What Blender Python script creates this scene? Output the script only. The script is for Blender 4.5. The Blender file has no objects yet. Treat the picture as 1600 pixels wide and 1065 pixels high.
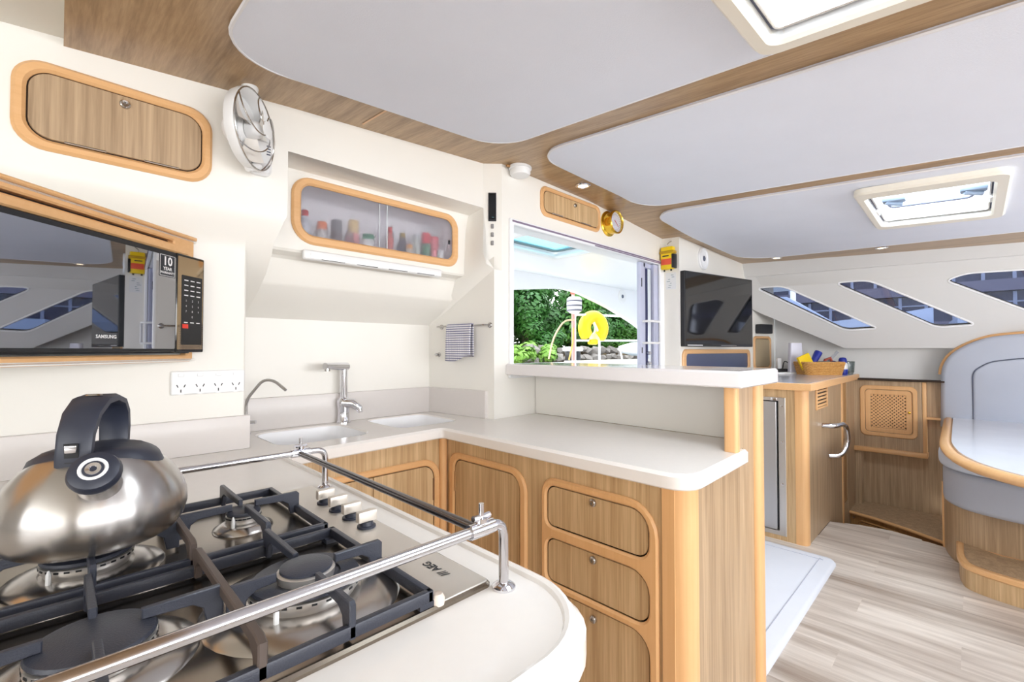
import bpy, bmesh, math, random
from mathutils import Vector as V, Matrix
from mathutils.geometry import tessellate_polygon
random.seed(7)
R = math.radians
S = bpy.context.scene
COL = S.collection

# ---------------------------------------------------------------- camera, sky, lights, exposure
cd = bpy.data.cameras.new('camera'); cam = bpy.data.objects.new('camera', cd); COL.objects.link(cam)
cd.sensor_width = 36; cd.lens = 36 * 715 / 1600; cd.clip_start = 0.01; cd.clip_end = 200
cam.location = (0, 0, 1.22); cam.rotation_euler = (R(91.15), 0, -R(90 - 45.2))
S.camera = cam
S.view_settings.view_transform = 'Standard'; S.view_settings.look = 'None'
S.view_settings.gamma = 1; S.view_settings.use_curve_mapping = False
S.view_settings.exposure = -0.06
w = bpy.data.worlds.new('sky'); S.world = w; w.use_nodes = True
nt = w.node_tree; bg = nt.nodes['Background']; bg.inputs['Strength'].default_value = 4.6
tc = nt.nodes.new('ShaderNodeTexCoord'); sx = nt.nodes.new('ShaderNodeSeparateXYZ')
rp = nt.nodes.new('ShaderNodeValToRGB')
rp.color_ramp.elements[0].color = (1, 1, 1, 1); rp.color_ramp.elements[0].position = 0.0
rp.color_ramp.elements[1].color = (.80, .90, 1, 1); rp.color_ramp.elements[1].position = 0.9
nt.links.new(tc.outputs['Generated'], sx.inputs[0]); nt.links.new(sx.outputs['Z'], rp.inputs[0])
nt.links.new(rp.outputs[0], bg.inputs['Color'])

def area(name, loc, rot, sx_, sy_, power, col=(1, 1, 1)):
    l = bpy.data.lights.new(name, 'AREA'); l.shape = 'RECTANGLE'; l.size = sx_; l.size_y = sy_
    l.energy = power; l.color = col
    o = bpy.data.objects.new(name, l); o.location = loc; o.rotation_euler = rot; COL.objects.link(o)
    return o
# daylight pouring through the forward windows behind the camera, and through the two deck hatches
area('forward_window_light', (0.9, -2.95, 1.45), (R(130), 0, 0), 4.6, 1.0, 140, (.965, .98, 1))
area('port_window_light', (-1.95, -.6, 1.5), (R(122), 0, R(-90)), 2.6, .8, 26, (.96, .985, 1))
area('hatch_light', (0.97, 0.08, 2.22), (0, 0, 0), .5, .48, 17, (.96, .98, 1))
area('hatch_light', (3.03, 0.14, 2.15), (0, 0, 0), .58, .40, 22, (.88, .96, 1))

# ---------------------------------------------------------------- helpers
def lin(c):
    return tuple(((x / 255) / 12.92 if x <= 10 else (((x / 255) + .055) / 1.055) ** 2.4) for x in c) + (1,)

def mat(name, rgb, rough=.5, metal=0, spec=.5, var=0, vscale=8, bump=0, bscale=200, coat=0, rnd=0, emit=None, alpha=None):
    m = bpy.data.materials.new(name); m.use_nodes = True; n = m.node_tree; b = n.nodes['Principled BSDF']
    c = lin(rgb); b.inputs['Base Color'].default_value = c
    b.inputs['Roughness'].default_value = rough; b.inputs['Metallic'].default_value = metal
    b.inputs['Specular IOR Level'].default_value = spec; b.inputs['Coat Weight'].default_value = coat
    tcn = n.nodes.new('ShaderNodeTexCoord')
    if var or rnd:
        mx = n.nodes.new('ShaderNodeMix'); mx.data_type = 'RGBA'; mx.blend_type = 'MULTIPLY'
        mx.inputs[6].default_value = c; mx.inputs[0].default_value = 1
        ns = n.nodes.new('ShaderNodeTexNoise'); ns.inputs['Scale'].default_value = vscale; ns.inputs['Detail'].default_value = 4
        n.links.new(tcn.outputs['Object'], ns.inputs['Vector'])
        mr = n.nodes.new('ShaderNodeMapRange'); mr.inputs[3].default_value = 1 - var; mr.inputs[4].default_value = 1 + var * .3
        n.links.new(ns.outputs['Fac'], mr.inputs[0])
        src = mr.outputs[0]
        if rnd:
            oi = n.nodes.new('ShaderNodeObjectInfo'); m2 = n.nodes.new('ShaderNodeMapRange')
            m2.inputs[3].default_value = 1 - rnd; m2.inputs[4].default_value = 1 + rnd * .3
            n.links.new(oi.outputs['Random'], m2.inputs[0])
            mm = n.nodes.new('ShaderNodeMath'); mm.operation = 'MULTIPLY'
            n.links.new(src, mm.inputs[0]); n.links.new(m2.outputs[0], mm.inputs[1]); src = mm.outputs[0]
        n.links.new(src, mx.inputs[7]); n.links.new(mx.outputs[2], b.inputs['Base Color'])
    if bump:
        nb = n.nodes.new('ShaderNodeTexNoise'); nb.inputs['Scale'].default_value = bscale
        n.links.new(tcn.outputs['Object'], nb.inputs['Vector'])
        bp = n.nodes.new('ShaderNodeBump'); bp.inputs['Strength'].default_value = bump; bp.inputs['Distance'].default_value = .002
        n.links.new(nb.outputs['Fac'], bp.inputs['Height']); n.links.new(bp.outputs[0], b.inputs['Normal'])
    if emit:
        b.inputs['Emission Color'].default_value = lin(emit[0]); b.inputs['Emission Strength'].default_value = emit[1]
    return m

def wood(name, dark, light, axis='z', s=45, rough=.42, rnd=0, contrast=(.3, .72), stretch=28, broad=.5):
    """grain runs along one axis of the object: fine streaks plus broad bands"""
    m = bpy.data.materials.new(name); m.use_nodes = True; n = m.node_tree; b = n.nodes['Principled BSDF']
    b.inputs['Roughness'].default_value = rough
    t = n.nodes.new('ShaderNodeTexCoord'); L = n.links.new
    vec = t.outputs['Object']
    if rnd:
        oi = n.nodes.new('ShaderNodeObjectInfo'); ad = n.nodes.new('ShaderNodeVectorMath'); ad.operation = 'ADD'
        sc_ = n.nodes.new('ShaderNodeMath'); sc_.operation = 'MULTIPLY'; sc_.inputs[1].default_value = 40
        L(oi.outputs['Random'], sc_.inputs[0]); L(vec, ad.inputs[0]); L(sc_.outputs[0], ad.inputs[1]); vec = ad.outputs[0]
    def noise(k, st, det):
        mp = n.nodes.new('ShaderNodeMapping')
        mp.inputs['Scale'].default_value = [k / st if a == axis else k for a in 'xyz']
        L(vec, mp.inputs[0]); q = n.nodes.new('ShaderNodeTexNoise'); q.inputs['Scale'].default_value = 1
        q.inputs['Detail'].default_value = det; q.inputs['Roughness'].default_value = .62; q.inputs['Distortion'].default_value = .25
        L(mp.outputs[0], q.inputs['Vector']); return q.outputs['Fac']
    a = noise(s * 3, stretch * 1.6, 5); c = noise(s * .55, stretch, 3)
    mx = n.nodes.new('ShaderNodeMix'); mx.inputs[0].default_value = broad; L(a, mx.inputs[2]); L(c, mx.inputs[3])
    r = n.nodes.new('ShaderNodeValToRGB'); r.color_ramp.elements[0].position = contrast[0]; r.color_ramp.elements[1].position = contrast[1]
    r.color_ramp.elements[0].color = lin(dark); r.color_ramp.elements[1].color = lin(light)
    L(mx.outputs[0], r.inputs[0]); out = r.outputs[0]
    if rnd:
        hs = n.nodes.new('ShaderNodeHueSaturation'); mr = n.nodes.new('ShaderNodeMapRange')
        mr.inputs[3].default_value = 1 - rnd; mr.inputs[4].default_value = 1 + rnd
        L(oi.outputs['Random'], mr.inputs[0]); L(mr.outputs[0], hs.inputs['Value']); L(out, hs.inputs['Color']); out = hs.outputs[0]
    L(out, b.inputs['Base Color'])
    bp = n.nodes.new('ShaderNodeBump'); bp.inputs['Strength'].default_value = .08; bp.inputs['Distance'].default_value = .001
    L(a, bp.inputs['Height']); L(bp.outputs[0], b.inputs['Normal'])
    return m

def glass(name, tint=(255, 255, 255), refl=.08, rough=0.0):
    m = bpy.data.materials.new(name); m.use_nodes = True; n = m.node_tree
    for x in list(n.nodes):
        if x.type == 'BSDF_PRINCIPLED': n.nodes.remove(x)
    out = n.nodes['Material Output']; tr = n.nodes.new('ShaderNodeBsdfTransparent'); tr.inputs[0].default_value = lin(tint)
    gl = n.nodes.new('ShaderNodeBsdfGlossy'); gl.inputs['Roughness'].default_value = rough
    fr = n.nodes.new('ShaderNodeLayerWeight'); fr.inputs[0].default_value = .25
    ml = n.nodes.new('ShaderNodeMath'); ml.operation = 'MULTIPLY_ADD'; ml.inputs[1].default_value = .22; ml.inputs[2].default_value = refl
    n.links.new(fr.outputs['Fresnel'], ml.inputs[0])
    mx = n.nodes.new('ShaderNodeMixShader'); n.links.new(ml.outputs[0], mx.inputs[0])
    n.links.new(tr.outputs[0], mx.inputs[1]); n.links.new(gl.outputs[0], mx.inputs[2]); n.links.new(mx.outputs[0], out.inputs[0])
    return m

def brushed(name):
    """steel brushed round its axis, so highlights run up and down"""
    m = bpy.data.materials.new(name); m.use_nodes = True; n = m.node_tree; b = n.nodes['Principled BSDF']
    b.inputs['Base Color'].default_value = lin((184, 180, 177)); b.inputs['Metallic'].default_value = 1
    b.inputs['Roughness'].default_value = .26; b.inputs['Anisotropic'].default_value = .85; b.inputs['Anisotropic Rotation'].default_value = .25
    t = n.nodes.new('ShaderNodeTangent'); t.direction_type = 'RADIAL'; t.axis = 'Z'; n.links.new(t.outputs[0], b.inputs['Tangent'])
    return m

class Fr:
    """a right-handed frame: o origin, x right, y up, z out"""
    def __init__(s, o, x=(1, 0, 0), y=(0, 0, 1)):
        s.o = V(o); s.x = V(x).normalized(); y = V(y); s.z = s.x.cross(y).normalized(); s.y = s.z.cross(s.x)
    def p(s, x, y, z=0): return s.o + s.x * x + s.y * y + s.z * z
    def at(s, x, y, z=0):
        f = Fr.__new__(Fr); f.o = s.p(x, y, z); f.x, f.y, f.z = s.x, s.y, s.z; return f
def FY(v): return Fr((0, v, 0), (1, 0, 0), (0, 0, 1))       # faces -y (forward): x = +x, y = up
def FX(u): return Fr((u, 0, 0), (0, -1, 0), (0, 0, 1))      # faces -x: local x = -y
UP = Fr((0, 0, 0), (1, 0, 0), (0, 1, 0))                    # faces up
def axis_fr(o, d):
    d = V(d).normalized(); h = V((0, 0, 1)) if abs(d.z) < .9 else V((1, 0, 0))
    x = h.cross(d).normalized(); f = Fr.__new__(Fr); f.o = V(o); f.x = x; f.z = d; f.y = d.cross(x); return f

def rr(x0, x1, y0, y1, r=.02, n=5):
    rs = r if isinstance(r, (list, tuple)) else [r] * 4      # bl, br, tr, tl
    out = []
    for (cx, cy, a0, q) in ((x0, y0, 180, 0), (x1, y0, 270, 1), (x1, y1, 0, 2), (x0, y1, 90, 3)):
        k = rs[q]
        if k <= 1e-5: out.append((cx, cy)); continue
        ox = cx + (k if q in (0, 3) else -k); oy = cy + (k if q in (0, 1) else -k)
        for i in range(n + 1):
            a = R(a0 + 90 * i / n); out.append((ox + k * math.cos(a), oy + k * math.sin(a)))
    return out
def ell(cx, cy, rx, ry=None, n=24):
    ry = rx if ry is None else ry
    return [(cx + rx * math.cos(2 * math.pi * i / n), cy + ry * math.sin(2 * math.pi * i / n)) for i in range(n)]
def offset(poly, d):
    """move a CCW polygon outward by d"""
    n = len(poly); out = []
    for i in range(n):
        a, b, c = V(poly[i - 1]), V(poly[i]), V(poly[(i + 1) % n])
        e1 = (b - a); e2 = (c - b)
        if e1.length < 1e-9 or e2.length < 1e-9: out.append(tuple(b)); continue
        n1 = V((e1.y, -e1.x)).normalized(); n2 = V((e2.y, -e2.x)).normalized()
        m = n1 + n2; L = m.length_squared
        out.append(tuple(b + (m * (2 * d / L) if L > .15 else n1 * d)))
    return out
def ccw(p):
    return p if sum(p[i - 1][0] * p[i][1] - p[i][0] * p[i - 1][1] for i in range(len(p))) > 0 else list(reversed(p))
def round_poly(pts, rad, n=5):
    """round the corners of a polygon; rad number or list"""
    out = []; N = len(pts)
    for i in range(N):
        r = rad[i] if isinstance(rad, (list, tuple)) else rad
        p, a, c = V(pts[i]), V(pts[i - 1]), V(pts[(i + 1) % N])
        if r <= 0: out.append(tuple(p)); continue
        d1 = (a - p); d2 = (c - p); r1 = min(r, d1.length * .49, d2.length * .49)
        A = p + d1.normalized() * r1; B = p + d2.normalized() * r1
        for k in range(n + 1):
            t = k / n; out.append(tuple(A * (1 - t) ** 2 + p * 2 * t * (1 - t) + B * t * t))
    return out

class MB:
    def __init__(s): s.v = []; s.f = []
    def add(s, vs, fs):
        o = len(s.v); s.v += [V(x) for x in vs]; s.f += [tuple(i + o for i in f) for f in fs]; return s
    def box(s, fr, x0, x1, y0, y1, z0, z1, bev=0, seg=2):
        bm = bmesh.new(); bmesh.ops.create_cube(bm, size=1)
        for q in bm.verts: q.co = V((x0 + (q.co.x + .5) * (x1 - x0), y0 + (q.co.y + .5) * (y1 - y0), z0 + (q.co.z + .5) * (z1 - z0)))
        if bev: bmesh.ops.bevel(bm, geom=bm.edges[:], offset=bev, segments=seg, affect='EDGES', profile=.5)
        bm.verts.index_update()
        s.add([fr.p(*q.co) for q in bm.verts], [[q.index for q in f.verts] for f in bm.faces]); bm.free(); return s
    def plate(s, fr, outline, z0, z1, holes=(), bev=0, back=True, bevb=0):
        outline = ccw(list(outline)); holes = [ccw(list(h)) for h in holes]
        def cap(loops, z, flip):
            pts = [p for l in loops for p in l]
            if len(loops) == 1: tr = [list(range(len(pts)))]
            else:
                tr = [list(t) for t in tessellate_polygon([[V((x, y, 0)) for x, y in l] for l in loops])]
                fx = []
                for t in tr:
                    a, b, c = (V(pts[i]) for i in t)
                    fx.append(t if (b - a).cross(c - a) > 0 else t[::-1])
                tr = fx
            s.add([fr.p(x, y, z) for x, y in pts], [t[::-1] if flip else t for t in tr])
        def wall(lo, za, hi, zb, inner):
            n = len(lo); vs = [fr.p(x, y, za) for x, y in lo] + [fr.p(x, y, zb) for x, y in hi]
            fs = [(i, (i + 1) % n, n + (i + 1) % n, n + i) for i in range(n)]
            s.add(vs, [f[::-1] for f in fs] if inner else fs)
        front = [offset(outline, -bev)] + [offset(h, bev) for h in holes] if bev else [outline] + holes
        cap(front, z1, False)
        bk = [offset(outline, -bevb)] + [offset(h, bevb) for h in holes] if bevb else [outline] + holes
        if back: cap(bk, z0, True)
        for i, l in enumerate([outline] + holes):
            if bevb: wall(bk[i], z0, l, z0 + bevb, i > 0)
            wall(l, z0 + bevb, l, z1 - bev, i > 0)
            if bev: wall(l, z1 - bev, front[i], z1, i > 0)
        return s
    def tube(s, pts, r, n=10, closed=False, flat=None):
        pts = [V(p) for p in pts]; N = len(pts); rs = r if isinstance(r, (list, tuple)) else [r] * N
        t0 = (pts[1] - pts[0]).normalized(); h = V((0, 0, 1)) if abs(t0.z) < .9 else V((1, 0, 0))
        nx = h.cross(t0).normalized(); vs = []
        for i, p in enumerate(pts):
            a = pts[i - 1] if (i > 0 or closed) else p; b = pts[(i + 1) % N] if (i < N - 1 or closed) else p
            t = (b - a).normalized() if (b - a).length > 1e-9 else t0
            nx = (nx - t * nx.dot(t)).normalized(); ny = t.cross(nx)
            for k in range(n):
                c = 2 * math.pi * k / n; vs.append(p + (nx * math.cos(c) + ny * math.sin(c)) * rs[i])
        fs = []
        for i in range(N if closed else N - 1):
            j = (i + 1) % N
            for k in range(n): fs.append((i * n + k, i * n + (k + 1) % n, j * n + (k + 1) % n, j * n + k))
        if not closed: fs += [tuple(range(n))[::-1], tuple((N - 1) * n + k for k in range(n))]
        return s.add(vs, fs)
    def lathe(s, fr, prof, n=28, sx=1, sy=1, a0=0, a1=360):
        full = a1 - a0 >= 360; m = n if full else n + 1; vs = []
        for (r, h) in prof:
            for k in range(m):
                a = R(a0 + (a1 - a0) * k / n); vs.append(fr.p(r * math.cos(a) * sx, r * math.sin(a) * sy, h))
        fs = []
        for i in range(len(prof) - 1):
            for k in range(n):
                k2 = (k + 1) % m; fs.append((i * m + k, i * m + k2, (i + 1) * m + k2, (i + 1) * m + k))
        if full:
            if prof[0][0] > 1e-6: fs.append(tuple(range(m))[::-1])
            if prof[-1][0] > 1e-6: fs.append(tuple((len(prof) - 1) * m + k for k in range(m)))
        return s.add(vs, fs)
    def grid(s, fn, us, vs_, skip=None, flip=False):
        W = len(us); vs = [fn(a, b) for b in vs_ for a in us]; fs = []
        for j in range(len(vs_) - 1):
            for i in range(W - 1):
                if skip and skip((us[i] + us[i + 1]) / 2, (vs_[j] + vs_[j + 1]) / 2): continue
                f = (j * W + i, j * W + i + 1, (j + 1) * W + i + 1, (j + 1) * W + i); fs.append(f[::-1] if flip else f)
        return s.add(vs, fs)
    def strip(s, loops, closed=True):
        """skin between successive loops of points"""
        n = len(loops[0]); vs = [p for l in loops for p in l]; fs = []
        for j in range(len(loops) - 1):
            for i in range(n if closed else n - 1): fs.append((j * n + i, j * n + (i + 1) % n, (j + 1) * n + (i + 1) % n, (j + 1) * n + i))
        return s.add(vs, fs)
    def extr(s, a, b, closed=False):
        """wall between polyline a and polyline b"""
        return s.strip([a, b], closed)
    def build(s, name, m, parent=None, label=None, kind=None, origin=None, smooth=38, cat=None, group=None, fixn=False):
        me = bpy.data.meshes.new(name); o = bpy.data.objects.new(name, me); COL.objects.link(o)
        if parent is not None: org = V(parent['_w'])
        elif origin is not None: org = V(origin)
        else:
            xs = [q for q in s.v]; org = V(((min(q.x for q in xs) + max(q.x for q in xs)) / 2, (min(q.y for q in xs) + max(q.y for q in xs)) / 2, min(q.z for q in xs)))
        bm = bmesh.new(); bv = [bm.verts.new(q - org) for q in s.v]
        for f in s.f:
            try: bm.faces.new([bv[i] for i in f])
            except ValueError: pass
        bmesh.ops.remove_doubles(bm, verts=bm.verts[:], dist=1e-5)
        if fixn: bmesh.ops.recalc_face_normals(bm, faces=bm.faces[:])
        bm.to_mesh(me); bm.free()
        me.shade_smooth(); me.set_sharp_from_angle(angle=R(smooth))
        me.materials.append(m); o['_w'] = org
        if parent is not None: o.parent = parent
        else: o.location = org
        tag(o, label, cat, group, kind); return o

def tag(o, label=None, cat=None, group=None, kind=None):
    if label: o['label'] = label
    if cat: o['category'] = cat
    if group: o['group'] = group
    if kind: o['kind'] = kind
    return o
def T(name, label, cat, loc=(0, 0, 0), group=None):
    o = bpy.data.objects.new(name, None); COL.objects.link(o); o.location = loc; o['_w'] = V(loc); o.empty_display_size = .05
    return tag(o, label, cat, group)
def struct_empty(name, loc=(0, 0, 0)):
    o = T(name, None, None, loc); o['kind'] = 'structure'; return o
def fillet(pts, rad, n=6):
    pts = [V(p) for p in pts]; out = [pts[0]]
    for i in range(1, len(pts) - 1):
        p, a, c = pts[i], pts[i - 1], pts[i + 1]; r = min(rad, (a - p).length * .49, (c - p).length * .49)
        A = p + (a - p).normalized() * r; B = p + (c - p).normalized() * r
        out += [A * (1 - t) ** 2 + p * 2 * t * (1 - t) + B * t * t for t in [k / n for k in range(n + 1)]]
    return out + [pts[-1]]
def text(body, fr, size, m, parent, name='lettering', depth=.0004, align='CENTER', bold=0, label=None):
    c = bpy.data.curves.new('t', 'FONT'); c.body = body; c.size = size; c.align_x = align; c.align_y = 'CENTER'; c.offset = bold; c.resolution_u = 2
    ob = bpy.data.objects.new('t', c); me = bpy.data.meshes.new_from_object(ob)
    b = MB(); b.add([fr.p(q.co.x, q.co.y, depth) for q in me.vertices], [tuple(p.vertices) for p in me.polygons])
    bpy.data.objects.remove(ob); bpy.data.curves.remove(c); bpy.data.meshes.remove(me)
    return b.build(name, m, parent, label)
def clone(o, parent=None, loc=None, first=True):
    c = o.copy(); COL.objects.link(c)
    if parent is not None: c.parent = parent
    if loc is not None: c.location = loc; c['_w'] = V(loc)
    for ch in [x for x in o.children]: clone(ch, c)
    return c

# ---------------------------------------------------------------- materials
M = {}
M['cream'] = mat('cream_gelcoat', (241, 238, 231), .38, var=.03, vscale=3)
M['creamd'] = mat('cream_lining', (226, 221, 210), .5, var=.03, vscale=3)
M['side'] = mat('grey_white_gelcoat', (216, 215, 213), .42, var=.03, vscale=3)
M['white'] = mat('white_plastic', (238, 238, 238), .35)
M['white2'] = mat('white_gelcoat', (243, 244, 246), .3)
M['vinyl'] = mat('white_vinyl_panel', (232, 236, 247), .62, var=.05, vscale=5, bump=.25, bscale=260)
M['pipe'] = mat('white_piping', (232, 232, 236), .5)
M['stone'] = mat('greige_solid_surface', (230, 225, 220), .22, var=.03, vscale=60, coat=.1)
M['upst'] = mat('greige_upstand', (218, 212, 208), .3, var=.03, vscale=60)
M['shelfm'] = mat('pale_bar_top', (232, 228, 228), .12, var=.02, vscale=60, coat=.3)
M['lam'] = wood('oak_laminate', (164, 128, 86), (230, 200, 156), 'z', 50)
M['lamd'] = wood('grey_oak_laminate', (140, 114, 86), (206, 178, 144), 'z', 50)
M['lamc'] = wood('oak_laminate_ceiling', (134, 104, 70), (202, 170, 130), 'y', 42, rough=.33)
M['lamx'] = wood('oak_laminate_athwart', (138, 108, 76), (184, 152, 118), 'x', 42, rough=.33)
M['beech'] = wood('beech_trim', (217, 165, 110), (236, 190, 138), 'z', 40, rough=.38, contrast=(.2, .85))
M['beechx'] = wood('beech_trim_lengthwise', (217, 165, 110), (236, 190, 138), 'x', 40, rough=.38, contrast=(.2, .85))
M['beechy'] = wood('beech_trim_crosswise', (217, 165, 110), (236, 190, 138), 'y', 40, rough=.3, contrast=(.2, .85))
M['brown'] = wood('brown_oak', (150, 108, 62), (190, 144, 92), 'z', 40)  # plain brown oak tone, darker than the laminate
M['dark'] = mat('dark_gap', (52, 36, 24), .8)
M['black'] = mat('black_plastic', (26, 27, 30), .4)
M['blackg'] = mat('black_gloss', (8, 9, 11), .04, spec=.6)
M['rubber'] = mat('navy_black_handle', (42, 46, 60), .42)
M['iron'] = mat('cast_iron_enamel', (52, 55, 66), .38, bump=.2, bscale=500)
M['ironb'] = mat('worn_iron', (84, 72, 66), .5)
M['chrome'] = mat('chrome', (225, 225, 230), .08, 1)
M['chrome2'] = mat('stainless_rail', (205, 203, 206), .16, 1)
M['steel'] = mat('brushed_steel', (196, 192, 188), .24, 1, var=.12, vscale=5)
M['kettle'] = brushed('brushed_kettle_steel')
M['hobst'] = mat('hob_steel', (146, 136, 124), .2, 1, var=.1, vscale=6)
M['hobst2'] = mat('hob_control_steel', (222, 218, 212), .5, 1)
M['alu'] = mat('burner_aluminium', (214, 210, 206), .35, .8)
M['knob'] = mat('satin_knob', (222, 214, 204), .4, .6)
M['fridge'] = mat('fridge_steel', (206, 206, 208), .42, 1)
M['brass'] = mat('brass', (226, 186, 70), .16, 1)
M['lock'] = mat('push_lock_chrome', (190, 188, 186), .2, 1)
M['sinkm'] = mat('white_sink', (250, 250, 252), .2)
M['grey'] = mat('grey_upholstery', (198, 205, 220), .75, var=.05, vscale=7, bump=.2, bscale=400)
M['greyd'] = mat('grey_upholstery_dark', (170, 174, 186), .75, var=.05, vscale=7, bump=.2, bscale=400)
M['seam'] = mat('dark_seam', (92, 98, 116), .7)
M['tabletop'] = mat('pale_marbled_table_top', (226, 228, 236), .2, var=.08, vscale=6, coat=.3)
M['mat'] = mat('pale_grey_mat', (214, 216, 224), .85, var=.05, vscale=10, bump=.3, bscale=500)
M['plank'] = wood('bleached_floor_plank', (142, 124, 110), (232, 222, 212), 'y', 13, rough=.34, rnd=.06, contrast=(.3, .68), stretch=9, broad=.72)
M['navy'] = mat('navy_locker_door', (74, 86, 116), .25)
M['frost'] = None
M['mirror'] = mat('mirror_finish_glass', (172, 174, 180), .015, 1)
M['yellow'] = mat('signal_yellow', (250, 212, 20), .4)
M['red'] = mat('signal_red', (226, 62, 46), .45)
M['blue'] = mat('blue_plastic', (28, 44, 150), .35)
M['wicker'] = wood('wicker', (178, 118, 52), (236, 186, 112), 'x', 160, rough=.6, stretch=3)
M['cord'] = mat('black_cable', (30, 30, 32), .5)
M['dial'] = mat('dial_face', (236, 238, 240), .3)
M['ink'] = mat('dark_print', (40, 42, 48), .5)
M['inkw'] = mat('white_print', (235, 235, 235), .5)
M['lens'] = mat('warm_lamp_lens', (255, 240, 214), .3, emit=((255, 226, 180), 6))
M['glass'] = glass('clear_glass', (250, 253, 255), .03)
M['tint'] = glass('tinted_glass', (214, 218, 228), .05)
M['hatchg'] = glass('smoked_hatch_glass', (186, 224, 232), .10)
def frosted():
    m = bpy.data.materials.new('frosted_acrylic'); m.use_nodes = True; n = m.node_tree; b = n.nodes['Principled BSDF']
    b.inputs['Base Color'].default_value = lin((236, 236, 240)); b.inputs['Transmission Weight'].default_value = 1
    b.inputs['Roughness'].default_value = .30; b.inputs['IOR'].default_value = 1.10
    d = n.nodes.new('ShaderNodeBsdfDiffuse'); d.inputs[0].default_value = lin((224, 220, 228))
    mx = n.nodes.new('ShaderNodeMixShader'); mx.inputs[0].default_value = .10
    tr = n.nodes.new('ShaderNodeBsdfTransparent'); m3 = n.nodes.new('ShaderNodeMixShader'); m3.inputs[0].default_value = .22
    n.links.new(b.outputs[0], m3.inputs[1]); n.links.new(tr.outputs[0], m3.inputs[2])
    n.links.new(m3.outputs[0], mx.inputs[1]); n.links.new(d.outputs[0], mx.inputs[2]); n.links.new(mx.outputs[0], n.nodes['Material Output'].inputs[0])
    return m
M['frost'] = frosted()
def checks():
    m = bpy.data.materials.new('checked_cotton'); m.use_nodes = True; n = m.node_tree; b = n.nodes['Principled BSDF']; L = n.links.new
    b.inputs['Roughness'].default_value = .9; t = n.nodes.new('ShaderNodeTexCoord'); sp = n.nodes.new('ShaderNodeSeparateXYZ'); L(t.outputs['Object'], sp.inputs[0])
    outs = []
    for ax, k in (('Z', 92), ('Y', 105)):
        a = n.nodes.new('ShaderNodeMath'); a.operation = 'MULTIPLY'; a.inputs[1].default_value = k; L(sp.outputs[ax], a.inputs[0])
        f = n.nodes.new('ShaderNodeMath'); f.operation = 'FRACT'; L(a.outputs[0], f.inputs[0])
        g = n.nodes.new('ShaderNodeMath'); g.operation = 'LESS_THAN'; g.inputs[1].default_value = .38 if ax == 'Z' else .16; L(f.outputs[0], g.inputs[0]); outs.append(g.outputs[0])
    mxn = n.nodes.new('ShaderNodeMath'); mxn.operation = 'MAXIMUM'; L(outs[0], mxn.inputs[0]); L(outs[1], mxn.inputs[1])
    mx = n.nodes.new('ShaderNodeMix'); mx.data_type = 'RGBA'; mx.inputs[6].default_value = lin((240, 238, 240)); mx.inputs[7].default_value = lin((112, 112, 146))
    L(mxn.outputs[0], mx.inputs[0]); L(mx.outputs[2], b.inputs['Base Color']); return m
M['check'] = checks()

# ---------------------------------------------------------------- ceiling surface
XS = [-2.6, -1, 0, .55, 1.5, 2.2, 3.1, 4.4, 6.2]; ZS = [1.75, 1.90, 2.0, 2.05, 2.115, 2.10, 2.03, 2.0, 1.98]
def interp(x, xs, ys):
    if x <= xs[0]: return ys[0]
    for i in range(len(xs) - 1):
        if x <= xs[i + 1]: return ys[i] + (ys[i + 1] - ys[i]) * (x - xs[i]) / (xs[i + 1] - xs[i])
    return ys[-1]
def zc(u, v):
    return interp(u, XS, ZS) + interp(u, [2.2, 4.6], [.075, .017]) * (v - 1.6)
HOLES = [(.70, 1.235, -.17, .335), (2.73, 3.34, -.075, .35)]
def inhole(a, b): return any(h[0] < a < h[1] and h[2] < b < h[3] for h in HOLES)
def frange(a, b, n): return [a + (b - a) * i / n for i in range(n + 1)]

# wood veneered deckhead, u >= 0
us = sorted(set([0, .28, .55, 1.0, 1.32, 1.5, 1.9, 2.2, 2.45, 2.9, 3.1, 3.7, 4.2, 4.7, 5.2, 5.7] + [h[i] for h in HOLES for i in (0, 1)]))
vs = sorted(set([-2.9, -2, -1, -.5, .7, 1.1, 1.5, 1.8] + [h[i] for h in HOLES for i in (2, 3)]))
b = MB(); b.grid(lambda a, c: V((a, c, zc(a, c))), us, vs, inhole, flip=True)
ceiling = b.build('ceiling', M['lamc'], origin=(2, 0, 2), kind='structure')
# cream deckhead left of the veneer
b = MB(); b.grid(lambda a, c: V((a, c, zc(a, c) + .02)), [-2.6, -1.8, -1, -.4, .01], frange(-2.9, 1.8, 6), flip=True)
b.extr([V((0, q, zc(0, q) + .03)) for q in frange(-2.9, 1.8, 12)], [V((0, q, zc(0, q))) for q in frange(-2.9, 1.8, 12)])
b.build('deckhead', M['creamd'], ceiling, label='cream painted deckhead beyond the edge of the wood veneer')
# veneer joint strip across the border
bj = MB(); bj.grid(lambda a, c: V((a, c, zc(a, c) - .0015)), [.795, .803], [1.385, 1.6], flip=True)
bj.build('joint_strip', M['beechy'], ceiling)

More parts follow.
